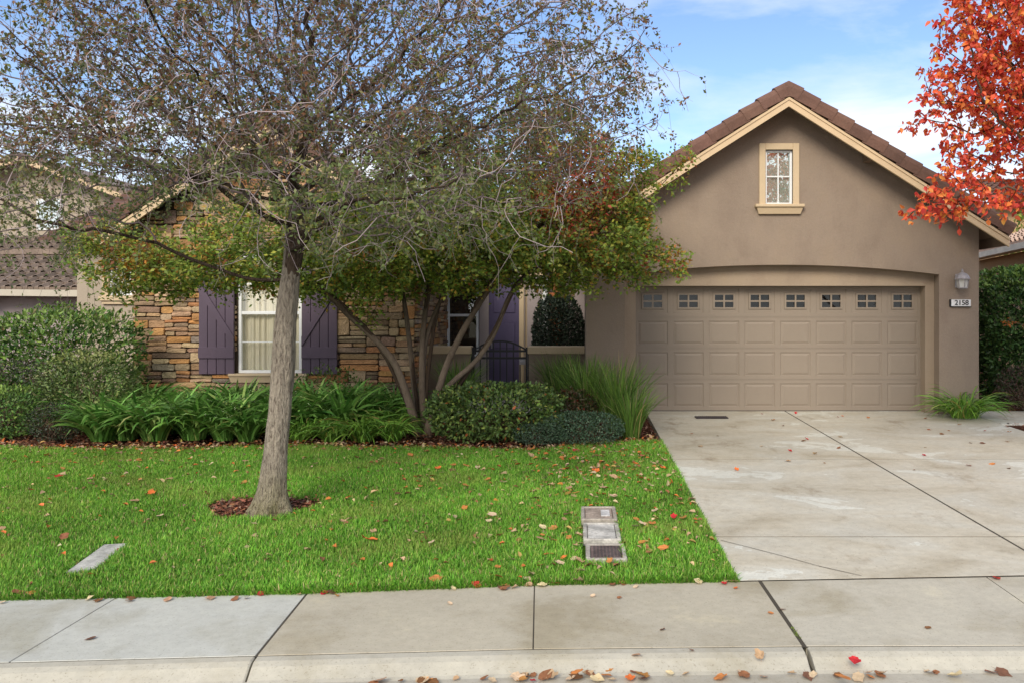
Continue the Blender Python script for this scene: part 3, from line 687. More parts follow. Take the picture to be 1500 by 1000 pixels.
# number plate 2158
s13 = F/13.86; nc = W(1408, 444, 13.86); npn = empty('house_number_plate', (nc[0], YW, nc[2]), 'white plate with black digits 2158 below the lantern', 'sign')
hw, hh = 14.3/s13, 4.9/s13
m = MB(); m.box(nc[0]-hw, nc[0]+hw, YW-.04, YW-.001, nc[2]-hh, nc[2]+hh, .004); pb(m, 'plate', PLATE, npn)
m = MB(); m.box(nc[0]-hw-.02, nc[0]-hw, YW-.038, YW-.001, nc[2]-hh-.004, nc[2]+hh+.004, .002); m.box(nc[0]-hw, nc[0]+hw+.01, YW-.038, YW-.001, nc[2]-hh-.012, nc[2]-hh-.0005, .002); pb(m, 'frame', IRON, npn)
for i, ch in enumerate('2158'):
    cu = bpy.data.curves.new('digit', 'FONT'); cu.body = ch; cu.size = .12; cu.align_x = 'CENTER'; cu.align_y = 'CENTER'; cu.extrude = .002; cu.offset = .0
    ob = bpy.data.objects.new('digit', cu); me = None
    COL.objects.link(ob); bpy.context.view_layer.update(); dg = bpy.context.evaluated_depsgraph_get(); me = bpy.data.meshes.new_from_object(ob.evaluated_get(dg)); bpy.data.objects.remove(ob)
    vv = np.array([v.co[:] for v in me.vertices]); ff = [list(p.vertices) for p in me.polygons]; bpy.data.meshes.remove(me)
    me = bpy.data.meshes.new('digit'); me.from_pydata(np.concatenate([vv+[-.0022, 0, 0], vv+[.0022, 0, -.0004], vv+[0, .001, -.0008]]).tolist(), [], ff+[[q+len(vv) for q in f] for f in ff]+[[q+2*len(vv) for q in f] for f in ff]); me.materials.append(INK); o = bpy.data.objects.new('digit', me); link(o, npn)
    o.rotation_euler = (PI/2, 0, 0); o.location = (-.085+i*.0585+.004, -.044, .0)

# ---------------------------------------------------------------- neighbours
def nb_roof_rows(m, A, B, up, n, st=.34, th=.05):
    """rows of tiles: A->B the eave line, up the slope unit vector"""
    A = np.array(A, float); B = np.array(B, float); up = np.array(up, float); nr = np.cross(B-A, up); nr /= np.linalg.norm(nr); nr *= np.sign(nr[2])
    for i in range(n):
        a, b = i*st, (i+1)*st+.05; c0 = random.uniform(.82, 1.16)
        m.prism([A+up*a, A+up*b, A+up*b+nr*(th*.4), A+up*a+nr*(th+.02)], B-A, (c0, c0, c0))
        nrb = int(np.linalg.norm(B-A)/.27)
        for j in range(nrb):
            c_ = A+(B-A)*(j+.5)/nrb; k0 = random.uniform(.7, 1.25); V, Fq = tube_batch(np.array([[c_+up*(a-.01)+nr*th, c_+up*b+nr*th*.3]]), np.array([[.085, .07]]), 6); m.add(V.tolist(), Fq.tolist(), (k0, k0, k0))
nh = empty('neighbour_house', (-15, 24, .2), 'greyish beige two level neighbour house behind the left hedge, with gutter and gable window', 'house')
m = MB(); m.box(-22, -12.4, 21.2, 23.9, .1, 2.45); pb(m, 'low_wall', STUCCO_MAUVE, nh)
m = MB(); nb_roof_rows(m, (-22, 20.7, 2.52), (-12.1, 20.7, 2.40), unit(np.array([0, 1, .42])), 11); pb(m, 'low_roof', TILE_GREY, nh)
m = MB()
m.prism([(-22, 20.55, 2.34), (-22, 20.68, 2.34), (-22, 20.68, 2.50), (-22, 20.55, 2.50)], (9.9, 0, -.1)); m.box(-14.9, -14.78, 20.62, 21.2, 2.1, 2.3, .01); m.box(-14.98, -14.86, 21.08, 21.19, .3, 2.2, .01); pb(m, 'rain_gutter', GUTTER, nh)
m = MB(); tp = lambda x: 6.2-.36*abs(x+15.8); colwall(m, [-19.6, -15.8, -10.2], K(.2), tp, [(-15.55, -14.9, K(4.25), K(5.05))], 24, .1); pb(m, 'gable_wall', STUCCO_GREY, nh, fixn=False)
m = MB()
for sg, L_ in ((-1, 4.2), (1, 5.9)):
    q = lambda s, z: (-15.8+sg*s, 23.5, 6.36-.36*s-z)
    m.prism([q(0, 0), q(L_, 0), q(L_, .14), q(0, .14)], (0, 6, 0))
pb(m, 'gable_roof', TILE_GREY, nh)
m = MB()
for sg, L_ in ((-1, 4.2), (1, 5.9)):
    q = lambda s, z: (-15.8+sg*s, 23.44, 6.22-.36*s-z); m.prism([q(0, 0), q(L_, 0), q(L_, .13), q(0, .13)], (0, .055, 0))
pb(m, 'fascia', FASC, nh)
m = MB(); m.box(-15.6, -14.85, 23.96, 24.02, 4.2, 5.1, .01); w = pb(m, 'window', WHITE, nh)
m = MB(); m.box(-15.53, -14.92, 23.94, 23.955, 4.27, 5.03); o = m.build('pane', GLASSR); o.parent = w; 
m = MB(); nb_roof_rows(m, (-16.5, 22.9, 3.55), (-10.8, 22.9, 3.55), unit(np.array([0, 1, .42])), 3); m.box(-16.5, -10.8, 22.84, 22.9, 3.44, 3.58); pb(m, 'band_roof', TILE_GREY, nh)
nr_ = empty('neighbour_house', (12, 20, .2), 'tan neighbour house with pink tile roof and pale gutter behind the right hedge', 'house')
A = np.array([9.86, 17., 3.48]); B = np.array([11.35, 25., 3.48]); dv = unit(B-A); rt = np.array([dv[1], -dv[0], 0])
m = MB(); m.prism([A+rt*.5+[0, 0, -.1], B+rt*.5+[0, 0, -.1], B+rt*.5+[0, 0, -3.2], A+rt*.5+[0, 0, -3.2]], rt*6); pb(m, 'wall', STUCCO_TAN, nr_)
m = MB()
for i in range(12):
    a, b = i*.34, (i+1)*.34+.05; up = unit(rt+np.array([0, 0, .42])); nn = np.array([-up[2]*rt[0], -up[2]*rt[1], .92]); 
    cut = i*.34
    P0, P1 = A+up*a, B+up*a-dv*cut*.9
    m.prism([P0, P0+up*(b-a), P0+up*(b-a)+nn*.02, P0+nn*.075], P1-P0, (random.uniform(.85, 1.15),)*3)
    for j in range(26):   # barrel ribs
        t = (j+.5)/26; c_ = P0+(P1-P0)*t; V, Fq = tube_batch(np.array([[c_+nn*.07, c_+up*(b-a)+nn*.02]]), np.array([[.085, .075]]), 6); k0 = random.uniform(.85, 1.15); m.add(V.tolist(), Fq.tolist(), (k0, k0, k0))
pb(m, 'roof', TILE_PINK, nr_)
m = MB(); m.prism([A-rt*.08, A+rt*.04, A+rt*.04-[0, 0, .14], A-rt*.06-[0, 0, .14]], B-A); m.prism([A+rt*.05-[0, 0, .06], A+rt*.5-[0, 0, .06], A+rt*.5-[0, 0, .09], A+rt*.05-[0, 0, .09]], B-A); pb(m, 'rain_gutter', surf('pale_gutter', (.68, .60, .48), .5), nr_)
nf = empty('far_house', (17.5, 32, .2), 'ochre house with dark eave seen far behind the red tree', 'house')
m = MB(); m.box(15.9, 22, 32, 38, .1, 5.95); pb(m, 'wall', STUCCO_TAN, nf)
m = MB(); nb_roof_rows(m, (15.4, 31.4, 6.0), (23, 31.4, 6.0), unit(np.array([0, 1, .4])), 10); m.box(15.4, 23, 31.34, 31.4, 5.86, 6.05); pb(m, 'roof', TILE, nf)

# ---------------------------------------------------------------- trees
def colonize(att, nodes, parents, step, kill, infl, maxit, bias=(0, 0, 0), jit=.25, rng=RG):
    N = list(map(np.array, nodes)); Pn = list(parents)
    att = att.copy(); NA = np.array(N)
    D = np.linalg.norm(att[:, None]-NA[None], axis=2); near = D.argmin(1); nd = D.min(1)
    for it in range(maxit):
        if len(att) == 0: break
        ok = nd < (infl if it > 12 else 1e9)
        if not ok.any(): break
        NAr = np.array(N); idx = near[ok]; dirs = unit(att[ok]-NAr[idx])
        uq, inv = np.unique(idx, return_inverse=True); acc = np.zeros((len(uq), 3)); np.add.at(acc, inv, dirs)
        acc = unit(unit(acc)+np.array(bias)+rng.normal(size=acc.shape)*jit)
        new = NAr[uq]+acc*step; base = len(N)
        N += list(new); Pn += list(uq)
        keep = np.ones(len(att), bool)
        for c in range(0, len(new), 400):
            Dn = np.linalg.norm(att[:, None]-new[None, c:c+400], axis=2); mi = Dn.argmin(1); mn = Dn[np.arange(len(att)), mi]
            b = mn < nd; nd[b] = mn[b]; near[b] = base+c+mi[b]
        keep = nd > kill; att = att[keep]; nd = nd[keep]; near = near[keep]
    return np.array(N), np.array(Pn)
def radii(N, Pn, tip, e=2.35, cap=None):
    n = len(N); w = np.zeros(n); ch = np.zeros(n, int)
    for i in range(n-1, 0, -1):
        if w[i] == 0: w[i] = tip**e
        w[Pn[i]] += w[i]; ch[Pn[i]] += 1
    r = w**(1/e); return r, ch
def chains(N, Pn, R):
    kids = [[] for _ in N]
    for i in range(1, len(N)): kids[Pn[i]].append(i)
    out_ = []; st = [(0, None)]
    while st:
        i, par = st.pop(); c = ([par] if par is not None else [])+[i]
        while kids[i]:
            k = sorted(kids[i], key=lambda q: -R[q]); 
            for q in k[1:]: st.append((q, i))
            i = k[0]; c.append(i)
        out_.append((c, par is not None))
    return out_
def skeleton(acc_big, acc_small, N, Pn, R, thr=.02, cb=(1, 1, 1), cs=(1, 1, 1)):
    # light smoothing
    for _ in range(2):
        M = N.copy(); cnt = np.ones(len(N)); np.add.at(M, Pn[1:], N[1:]); np.add.at(cnt, Pn[1:], 1)
        M[1:] += N[Pn[1:]]; cnt[1:] += 1; M /= cnt[:, None]; M[0] = N[0]; big = R > .09; M[big] = N[big]; N = M
    for c, sub in chains(N, Pn, R):
        if len(c) < 2: continue
        P = N[c]; r = R[c].copy()
        if sub: r[0] = r[1]*1.15
        r = np.convolve(np.concatenate([[r[0]], r, [r[-1]]]), [.25, .5, .25], 'valid')
        s = 10 if r.max() > .06 else (6 if r.max() > .012 else 4)
        V, Fq = tube_batch(P[None], r[None], s)
        a = acc_big if r.max() > thr else acc_small
        a.add(V, Fq, np.tile(cb if r.max() > thr else cs, (len(V), 1)))
    return N
def ell(n, c, r, shell=.0):
    v = rvec(n)*(RG.random((n, 1))**(1/3)*(1-shell)+shell); return np.array(c)+v*np.array(r)
def envelope(spec, dens):
    """spec: (px,py,depth,rx_px,ry_px,ry_depth_m) ellipsoids; dens points per m3"""
    P = []
    for (px, py, d, rx, rz, rd, k) in spec:
        c = W(px, py, d); r = (rx/F*d, rd, rz/F*d); n = int(dens*k*4.19*r[0]*r[1]*r[2]); P.append(ell(n, c, r))
    return np.concatenate(P)
def twigs(tips, n_per, Lr, k, droop, rad, spread=1.0, upb=.0, wob=.28):
    n = len(tips)*n_per; B = np.repeat(tips, n_per, 0); d = rvec(n)*spread; d[:, 2] += upb; d = unit(d)
    L = RG.uniform(*Lr, n); P = np.zeros((n, k, 3)); P[:, 0] = B; cur = d
    for i in range(1, k):
        cur = unit(cur+RG.normal(size=(n, 3))*wob+np.array([0, 0, -droop])); P[:, i] = P[:, i-1]+cur*(L/(k-1))[:, None]
    R = np.linspace(1, .45, k)[None]*np.full((n, 1), rad); return P, R
def on_path(P, m_, t0=.15):
    n, k, _ = P.shape; t = RG.uniform(t0, 1, (n, m_))*(k-1); i = np.minimum(t.astype(int), k-2); f = (t-i)[..., None]
    a = P[np.arange(n)[:, None], i]; b = P[np.arange(n)[:, None], i+1]; return (a+(b-a)*f).reshape(-1, 3), unit(b-a).reshape(-1, 3)

# --- lawn tree: leaning grey trunk, twiggy drooping crown
def lawn_tree():
    tb = G(397, 750); tp = [(395, 752), (399, 715), (404, 660), (410, 600), (414, 540), (417, 480), (423, 430), (428, 385), (431, 345), (436, 300)]
    d0 = tb[1]; tr = np.array([W(px, py, d0+.03*i) for i, (px, py) in enumerate(tp)]); 
    rad = np.array([.175, .142, .125, .120, .119, .117, .108, .098, .09, .082])
    t_ = np.linspace(0, len(tp)-1, 40); TP = np.stack([np.interp(t_, range(len(tp)), tr[:, i]) for i in range(3)], 1); TR = np.interp(t_, range(len(tp)), rad)
    root = empty('lawn_tree', tuple(tb), 'leaning grey barked tree with twiggy drooping crown on the front lawn', 'tree')
    A = Acc()
    # trunk: rippled bark surface
    sides = 36; th = np.arange(sides)*2*PI/sides; V = []
    for p, r, t in zip(TP, TR, t_):
        flare = 1+.42*np.exp(-t*2.4)*(1+.8*np.cos(5*th+1)+.35*np.cos(3*th))
        rr_ = .85*r*(flare+.035*np.sin(th*7+t*1.3)+.02*np.sin(th*13-t*2.2)+.03*np.sin(th*2+t*1.7)+RG.normal(size=sides)*.012)
        V.append(np.stack([p[0]+rr_*np.cos(th), p[1]+rr_*np.sin(th), np.full(sides, p[2]-.06*(t < .01))], 1))
    V = np.array(V); k = len(V); i = np.arange(sides); j = (i+1) % sides
    Fq = np.concatenate([np.stack([r*sides+i, r*sides+j, (r+1)*sides+j, (r+1)*sides+i], 1) for r in range(k-1)])
    hgt = np.repeat(TP[:, 2], sides)[:, None]; mossy = np.clip(1-(hgt-gz(7.6))/.45, 0, 1)*RG.uniform(.4, 1, (k*sides, 1))*(np.cos(np.tile(th, k)+1.2)[:, None]*.5+.5)
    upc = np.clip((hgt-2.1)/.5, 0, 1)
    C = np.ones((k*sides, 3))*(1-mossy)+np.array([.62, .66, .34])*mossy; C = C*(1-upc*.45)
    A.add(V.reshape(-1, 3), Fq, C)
    spec = [(430, 60, 7.7, 330, 170, 2.4, 1.0), (235, 150, 7.6, 220, 150, 1.9, .7), (620, 110, 7.8, 270, 160, 2.0, .8), (110, 240, 7.4, 150, 110, 1.3, .5), (60, 330, 7.2, 110, 70, .9, .6), (330, 200, 7.0, 230, 110, 1.4, 1.4), (430, 170, 7.6, 300, 120, 1.7, .9), (880, 120, 7.9, 100, 120, 1.0, .4), (935, 110, 7.8, 60, 130, .8, .3),
            (540, 240, 7.0, 200, 130, 1.5, 1.1), (760, 90, 7.9, 200, 150, 1.5, .4), (800, 215, 7.8, 130, 90, 1.2, .4), (620, 310, 6.9, 190, 60, 1.1, .8), (430, -160, 7.9, 360, 150, 2.3, .4), (-90, 200, 7.6, 150, 110, 1.6, .3)]
    att = envelope(spec, 95); 
    N0 = [TP[i_] for i_ in range(0, 40, 4)]+[TP[-1]]; par = [0]+list(range(len(N0)-1))
    att = att[att[:, 2] > 2.15]
    N, Pn = colonize(att, N0[-4:], [0, 0, 1, 2], .11, .165, .9, 110, bias=(0, 0, .0), jit=.28)
    R, ch = radii(N, Pn, .0038, 2.45); R = np.minimum(R, .07); R[:4] = TR[-1]
    tw = Acc(); N = skeleton(A, tw, N, Pn, R, .018, (.30, .25, .23), (.55, .5, .5))
    A.build('trunk', BARK_L, root, True, None)
    thin = N[R < .009]; print('lawn nodes', len(N), 'thin', len(thin), 'att', len(att))
    thin = thin[RG.random(len(thin)) < .85]
    P, Rr = twigs(thin, 1, (.18, .48), 5, .12, .0023, 1, 0)
    V, Fq = tube_batch(P, Rr, 3); tw.add(V, Fq, np.tile((.95, .88, .92), (len(V), 1)))
    LP, LA = on_path(P, 17); LP = LP+RG.normal(size=LP.shape)*.012
    # drooping thin strands at the rim and long pale bare twigs in front
    rim = N[(R < .02)]; pxr = rim[:, 0]/rim[:, 1]*F+CX; sel = rim[(pxr > 740) | (pxr < 160)]; sel = sel[RG.choice(len(sel), min(len(sel), 330), replace=False)]
    P2, R2 = twigs(sel, 1, (.4, 1.3), 9, .42, .0018, .8, 0, .22); V, Fq = tube_batch(P2, R2, 3); tw.add(V, Fq, np.tile((.5, .45, .45), (len(V), 1)))
    a2, b2 = on_path(P2, 16, .1)
    low = rim[(rim[:, 2] < 4.7) & (rim[:, 2] > 2.45) & (rim[:, 1] < 7.9)]; low = low[RG.choice(len(low), min(len(low), 330), replace=False)]
    P3, R3 = twigs(low, 1, (.5, 1.25), 10, .06, .0042, 1, .05, .42); kp = P3[:, :, 2].min(1) > 2.0; P3 = P3[kp]; R3 = R3[kp]; V, Fq = tube_batch(P3, R3, 4); tw.add(V, Fq, np.tile((1.35, 1.28, 1.32), (len(V), 1)))
    sb = P3[:, 3:9:2].reshape(-1, 3); P4, R4 = twigs(sb, 1, (.2, .5), 6, .10, .0023, 1, 0, .36); V, Fq = tube_batch(P4, R4, 3); tw.add(V, Fq, np.tile((1.0, .95, .95), (len(V), 1)))
    a4, b4 = on_path(P4[RG.random(len(P4)) < .75], 12, .4); a4 = a4+RG.normal(size=a4.shape)*.015
    tw.build('twigs', TWIG, root)
    LP = np.concatenate([LP, a2, a4]); LA = np.concatenate([LA, b2, b4]); n = len(LP); print('leaves', n)
    L = RG.uniform(.030, .052, n); V, Fq, k = leaf_batch(LP, unit(LA*.5+rvec(n)), rvec(n), L, L*.50)
    C = pal(n, [(.17, .19, .065), (.22, .21, .09), (.20, .11, .065), (.27, .14, .07), (.12, .15, .07), (.40, .30, .07)], [3.4, 1.8, 3.6, 2.2, 2.2, .5])
    # green tufts low on the limbs
    q = (LP[:, 2] < 3.1); C[q] = C[q]*.5+np.array([.16, .24, .08])*.65
    npmesh('crown', V, Fq, LEAF, root, np.repeat(C, k, 0))
    for o in root.children: o.location = Vector(o.location)-root.location
    return root
lawn_tree()

# --- multi-stemmed maple in front of the porch
def maple():
    b = G(618, 640); root = empty('maple_tree', tuple(b), 'wide multi stemmed maple with green and reddening leaves before the porch', 'tree')
    d = 12.2
    stems = [([(612, 632), (600, 590), (580, 530), (545, 492), (510, 462), (480, 430), (430, 405), (330, 400)], .062, 12.1, 11.6),
             ([(618, 634), (607, 570), (600, 500), (592, 440), (580, 380), (560, 330)], .050, 12.3, 12.6),
             ([(622, 636), (618, 570), (618, 500), (625, 440), (640, 380), (650, 310)], .055, 12.2, 12.3),
             ([(626, 636), (640, 580), (655, 530), (680, 480), (712, 430), (750, 370), (800, 320)], .060, 12.0, 11.8),
             ([(634, 600), (655, 565), (700, 528), (730, 480), (745, 430), (790, 385), (860, 350)], .045, 11.95, 11.6),
             ([(618, 560), (622, 500), (640, 450), (668, 400), (700, 340), (740, 270)], .042, 12.25, 12.5)]
    A = Acc(); tw = Acc(); nodes = []; par = []
    nodes.append(W(618, 640, 12.2)-[0, 0, .05]); par.append(0)
    fixed = {}
    for pts, r0, da, db in stems:
        n = len(pts); t_ = np.linspace(0, n-1, 30); P = np.array([W(px, py, da+(db-da)*i/(n-1)) for i, (px, py) in enumerate(pts)])
        Q = np.stack([np.interp(t_, range(n), P[:, i]) for i in range(3)], 1)
        for _ in range(3): Q[1:-1] = (Q[:-2]+Q[1:-1]*2+Q[2:])/4
        Q[0] -= [0, 0, .08]
        Rr = r0*.84*np.linspace(1.12, .5, 30)*(1+.35*np.exp(-np.arange(30)/2.5)); V, Fq = tube_batch(Q[None], Rr[None], 14)
        V = V+RG.normal(size=V.shape)*.0015; 
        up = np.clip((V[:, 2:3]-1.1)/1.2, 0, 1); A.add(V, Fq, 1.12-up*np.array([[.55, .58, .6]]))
        last = 0
        for i in range(8, 30, 2): nodes.append(Q[i]); par.append(last); last = len(nodes)-1
    spec = [(330, 395, 11.6, 150, 55, 1.3, 1.2), (200, 385, 11.5, 90, 60, .9, 1.1), (150, 345, 11.6, 60, 35, .7, .8), (450, 405, 11.9, 110, 40, 1.3, 1.2), (560, 350, 12.2, 150, 85, 1.6, 1.0), (700, 340, 12.2, 170, 90, 1.7, 1.1),
            (820, 370, 12.0, 120, 62, 1.4, 1.3), (900, 350, 11.9, 80, 60, 1.1, 1.1), (965, 380, 11.6, 58, 28, .6, 1.3), (850, 270, 12.0, 115, 85, 1.2, 1.0), (795, 180, 12.2, 70, 65, .8, .7), (900, 405, 11.8, 45, 34, .6, 1.2), (890, 300, 11.9, 60, 60, .7, .9), (650, 240, 12.4, 120, 70, 1.4, .6), (980, 235, 11.4, 60, 22, .4, .5), (420, 330, 12.0, 120, 50, 1.2, .6),
            (600, 418, 12.0, 110, 22, 1.0, 1.2), (865, 305, 11.8, 70, 45, .9, 1.2)]
    att = envelope(spec, 110); att = att[(att[:, 2]-(2.12+.10*np.sin(att[:, 0]*2.3)+.08*np.sin(att[:, 0]*5.1)) > 0)]
    N, Pn = colonize(att, nodes, par, .12, .165, 1.0, 90, jit=.2)
    R, ch = radii(N, Pn, .0045, 2.5); R = np.minimum(R, .032); R[0] = .03
    nn = len(nodes); M = N; 
    N = skeleton(A, tw, N, Pn, R, .014, (.42, .38, .36), (.6, .55, .5))
    A.build('trunk', BARK_M, root, True)
    tips = N[nn:][R[nn:] < .013]; print('maple nodes', len(N), 'tips', len(tips))
    P, Rr = twigs(tips, 1, (.15, .36), 4, .05, .0022); V, Fq = tube_batch(P, Rr, 3); tw.add(V, Fq, np.tile((.5, .42, .38), (len(V), 1)))
    tw.build('twigs', BARK_M, root)
    LP, LA = on_path(P, 31, .0); n = len(LP); LP = LP+RG.normal(size=LP.shape)*.05; print('maple leaves', n)
    px = LP[:, 0]/LP[:, 1]*F+CX; py = CY-(LP[:, 2]-CZ)/LP[:, 1]*F
    cl_ = np.sin(LP[:, 0]*4.1+LP[:, 2]*3)+np.sin(LP[:, 1]*5.3-LP[:, 0]*2.7)+np.sin(LP[:, 2]*7.1+LP[:, 0]*6)
    green = pal(n, [(.19, .28, .05), (.27, .37, .06), (.13, .20, .04), (.42, .43, .07), (.50, .30, .06)], [4, 3.5, 2.2, 2.6, .9])
    warm_ = pal(n, [(.38, .26, .04), (.42, .18, .03), (.28, .10, .04), (.22, .25, .04)], [2, 2, 1.5, 2])
    red = pal(n, [(.50, .11, .06), (.38, .07, .045), (.48, .22, .05), (.27, .19, .05)], [3, 2, 2, 2])
    wr = np.clip(1.25-np.hypot((px-842)/75, (py-268)/75), 0, 1)+np.clip(.9-np.hypot((px-970)/50, (py-385)/28), 0, .5)*.6
    ww = np.clip((cl_-.9)*.30, 0, .55)+np.clip(.7-np.hypot((px-190)/110, (py-370)/70), 0, .5)+np.clip(.8-np.hypot((px-1000)/60, (py-250)/40), 0, .5)
    u = RG.random(n); C = np.where((u < wr)[:, None], red, np.where((u < wr+ww)[:, None], warm_, green))
    L = RG.uniform(.05, .08, n); nrm = rvec(n)*.9+np.array([0, -.25, .8]); V, Fq, k = leaf_batch(LP, rvec(n)*np.array([1, 1, .6])-np.array([0, 0, .3]), nrm, L, L*.55, fold=.1)
    npmesh('crown', V, Fq, LEAF, root, np.repeat(C, k, 0))
    for o in root.children: o.location = Vector(o.location)-root.location
maple()

# --- red tree at right
def red_tree():
    tb = np.array([6.4, 8.9, gz(8.9)]); root = empty('red_maple_tree', tuple(tb), 'scarlet autumn tree whose branches reach in over the driveway from the right', 'tree')
    A = Acc(); tw = Acc(); nodes = [tb+np.array([.02*i*math.sin(i), .01*i, .28*i]) for i in range(8)]; par = [0]+list(range(7))
    spec = [(1610, 100, 8.8, 190, 170, 1.6, 1), (1470, 90, 8.7, 105, 105, .9, 1.0), (1450, 20, 8.7, 80, 70, .8, 1.0), (1480, 200, 8.6, 90, 60, .8, 1.1), (1400, 135, 8.6, 60, 35, .5, 1.0), (1430, 285, 8.5, 100, 38, .6, 1.5), (1368, 170, 8.6, 48, 40, .35, 1.2), (1400, 240, 8.6, 50, 25, .4, .9), (1368, 302, 8.5, 52, 26, .4, 1.5), (1650, 260, 8.8, 170, 80, 1.3, 1), (1850, 60, 8.9, 220, 230, 1.7, .6), (1600, -120, 8.9, 210, 150, 1.6, .7)]
    att = envelope(spec, 140); N, Pn = colonize(att, nodes, par, .10, .13, 1.1, 90, jit=.2)
    R, ch = radii(N, Pn, .0035, 2.3); R = np.minimum(R, .10); N = skeleton(A, tw, N, Pn, R, .014, (.8, .75, .7), (.35, .28, .25)); A.build('trunk', BARK_M, root, True)
    tips = N[8:][R[8:] < .011]; P, Rr = twigs(tips, 1, (.10, .26), 4, .10, .0018); V, Fq = tube_batch(P, Rr, 3); tw.add(V, Fq, np.tile((.35, .26, .22), (len(V), 1))); tw.build('twigs', BARK_M, root)
    LP, LA = on_path(P, 9, .0); n = len(LP); print('red nodes', len(N), 'leaves', n); LP = LP+RG.normal(size=LP.shape)*.015
    C = pal(n, [(.80, .15, .06), (.70, .10, .06), (.82, .25, .06), (.58, .06, .05), (.78, .36, .08)], [4, 3, 2.5, 2, .6], .16)
    L = RG.uniform(.045, .082, n); V, Fq, k = leaf_batch(LP, rvec(n)*.8+np.array([-.1, -.1, -.55]), rvec(n)+np.array([0, -.5, .5]), L, L*.62, True, .16, .15)
    npmesh('crown', V, Fq, LEAF, root, np.repeat(C, k, 0))
    for o in root.children: o.location = Vector(o.location)-root.location
red_tree()

# --- shrubs and hedges
def shrub(name, label, cat, c, r, n, lsize, cols, wts, pw=2.6, lump=.10, mat=LEAFG, asp=.5, group=None, stems=8, tipcol=None):
    """c = centre on the ground, r = half sizes (x,y) and height"""
    c = np.array(c, float); root = empty(name, tuple(c), label, cat, group)
    v = rvec(n); ab = np.abs(v/np.array([1, 1, 1])); s = (ab**pw).sum(1)**(-1/pw); f = np.sin(v[:, 0]*9+c[0]*3)*np.sin(v[:, 1]*8+c[1])*np.sin(v[:, 2]*10+1)+.6*np.sin(v[:, 0]*17+v[:, 2]*15)
    rad = s*(1+lump*f)*(1-.42*RG.random(n)**2.6)
    P = v*rad[:, None]*np.array([r[0], r[1], r[2]*.5])+np.array([0, 0, r[2]*.5]); P = P[P[:, 2] > .02]; n = len(P); v = v[:n] if len(v) == n else unit(P-np.array([0, 0, r[2]*.5]))
    A_ = unit(v*.7+rvec(n)*.9+np.array([0, 0, .35])); L = RG.uniform(.7, 1.3, n)*lsize
    V, Fq, k = leaf_batch(P, A_, v+rvec(n)*.7+np.array([0, 0, .5]), L, L*asp, lsize > .035, .15, .05)
    C = pal(n, cols, wts)
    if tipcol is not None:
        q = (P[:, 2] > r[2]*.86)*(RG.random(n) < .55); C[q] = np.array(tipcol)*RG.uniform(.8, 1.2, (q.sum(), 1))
    npmesh('foliage', V, Fq, mat, root, np.repeat(C, k, 0))
    a = Acc(); e = rvec(stems*3); e[:, 2] = np.abs(e[:, 2])+.25; e = unit(e); st = np.zeros((len(e), 6, 3))
    for i in range(6): st[:, i] = e*np.array([r[0], r[1], r[2]*.9])*(i/5)*.85+RG.normal(size=e.shape)*.012*i
    st[:, 0] = RG.normal(size=(len(e), 3))*np.array([.03, .03, 0]); V, Fq = tube_batch(st, np.linspace(.014, .004, 6)[None]*np.ones((len(e), 1)), 4); a.add(V, Fq, np.tile((.7, .62, .55), (len(V), 1))); a.build('stems', BARK_M, root)
    return root
GR = [(.07, .15, .03), (.12, .22, .04), (.045, .10, .025), (.20, .30, .06)]
def gp(px, d): return ((px-CX)/F*d, d, gz(d))
def hgt(py, d): return CZ-(py-CY)/F*d-gz(d)
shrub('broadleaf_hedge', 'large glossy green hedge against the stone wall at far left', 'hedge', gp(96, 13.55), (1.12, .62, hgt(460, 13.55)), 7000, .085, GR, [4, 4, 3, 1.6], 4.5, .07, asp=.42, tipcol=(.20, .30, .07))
shrub('broadleaf_hedge', 'bright topped clipped hedge behind the large glossy hedge', 'hedge', gp(95, 15.2), (.75, .6, hgt(446, 15.2)), 2600, .06, [(.13, .22, .03), (.09, .15, .03), (.05, .09, .02)], [4, 3, 1], 3.5, .05)
shrub('broadleaf_hedge', 'yellowish bushy hedge beneath the neighbour gutter', 'hedge', gp(15, 15.6), (1.3, .7, hgt(478, 15.6)), 3200, .06, [(.16, .16, .05), (.09, .13, .03), (.22, .12, .05)], [3, 3, 1], 2.6, .10)
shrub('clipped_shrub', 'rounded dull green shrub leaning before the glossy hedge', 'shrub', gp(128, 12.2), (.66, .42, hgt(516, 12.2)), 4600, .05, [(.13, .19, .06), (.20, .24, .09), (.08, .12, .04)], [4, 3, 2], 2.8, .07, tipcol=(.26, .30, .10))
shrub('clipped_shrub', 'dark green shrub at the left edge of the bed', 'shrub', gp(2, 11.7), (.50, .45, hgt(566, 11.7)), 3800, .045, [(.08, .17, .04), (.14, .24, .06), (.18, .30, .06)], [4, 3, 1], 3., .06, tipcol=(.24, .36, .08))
shrub('clipped_shrub', 'greyish purple shrub between the hedge and the left edge', 'shrub', gp(28, 12.3), (.5, .4, hgt(530, 12.3)), 2600, .035, [(.09, .08, .07), (.06, .075, .045), (.10, .06, .05)], [4, 3, 1], 2.5, .12)
shrub('clipped_shrub', 'small dark brownish shrub beside the strap leaved plants', 'shrub', gp(82, 11.4), (.33, .3, hgt(590, 11.4)), 2200, .03, [(.045, .06, .04), (.07, .05, .035), (.05, .08, .035)], [4, 2, 2], 2.4, .08)
shrub('hawthorn_shrub', 'broad green shrub with rusty leaves before the iron gate', 'shrub', gp(725, 11.55), (.90, .5, hgt(564, 11.55)), 7000, .055, [(.11, .18, .05), (.17, .25, .06), (.07, .12, .035), (.30, .38, .09), (.50, .15, .05)], [4, 3, 3, 1.2, .12], 3.0, .10, asp=.55)
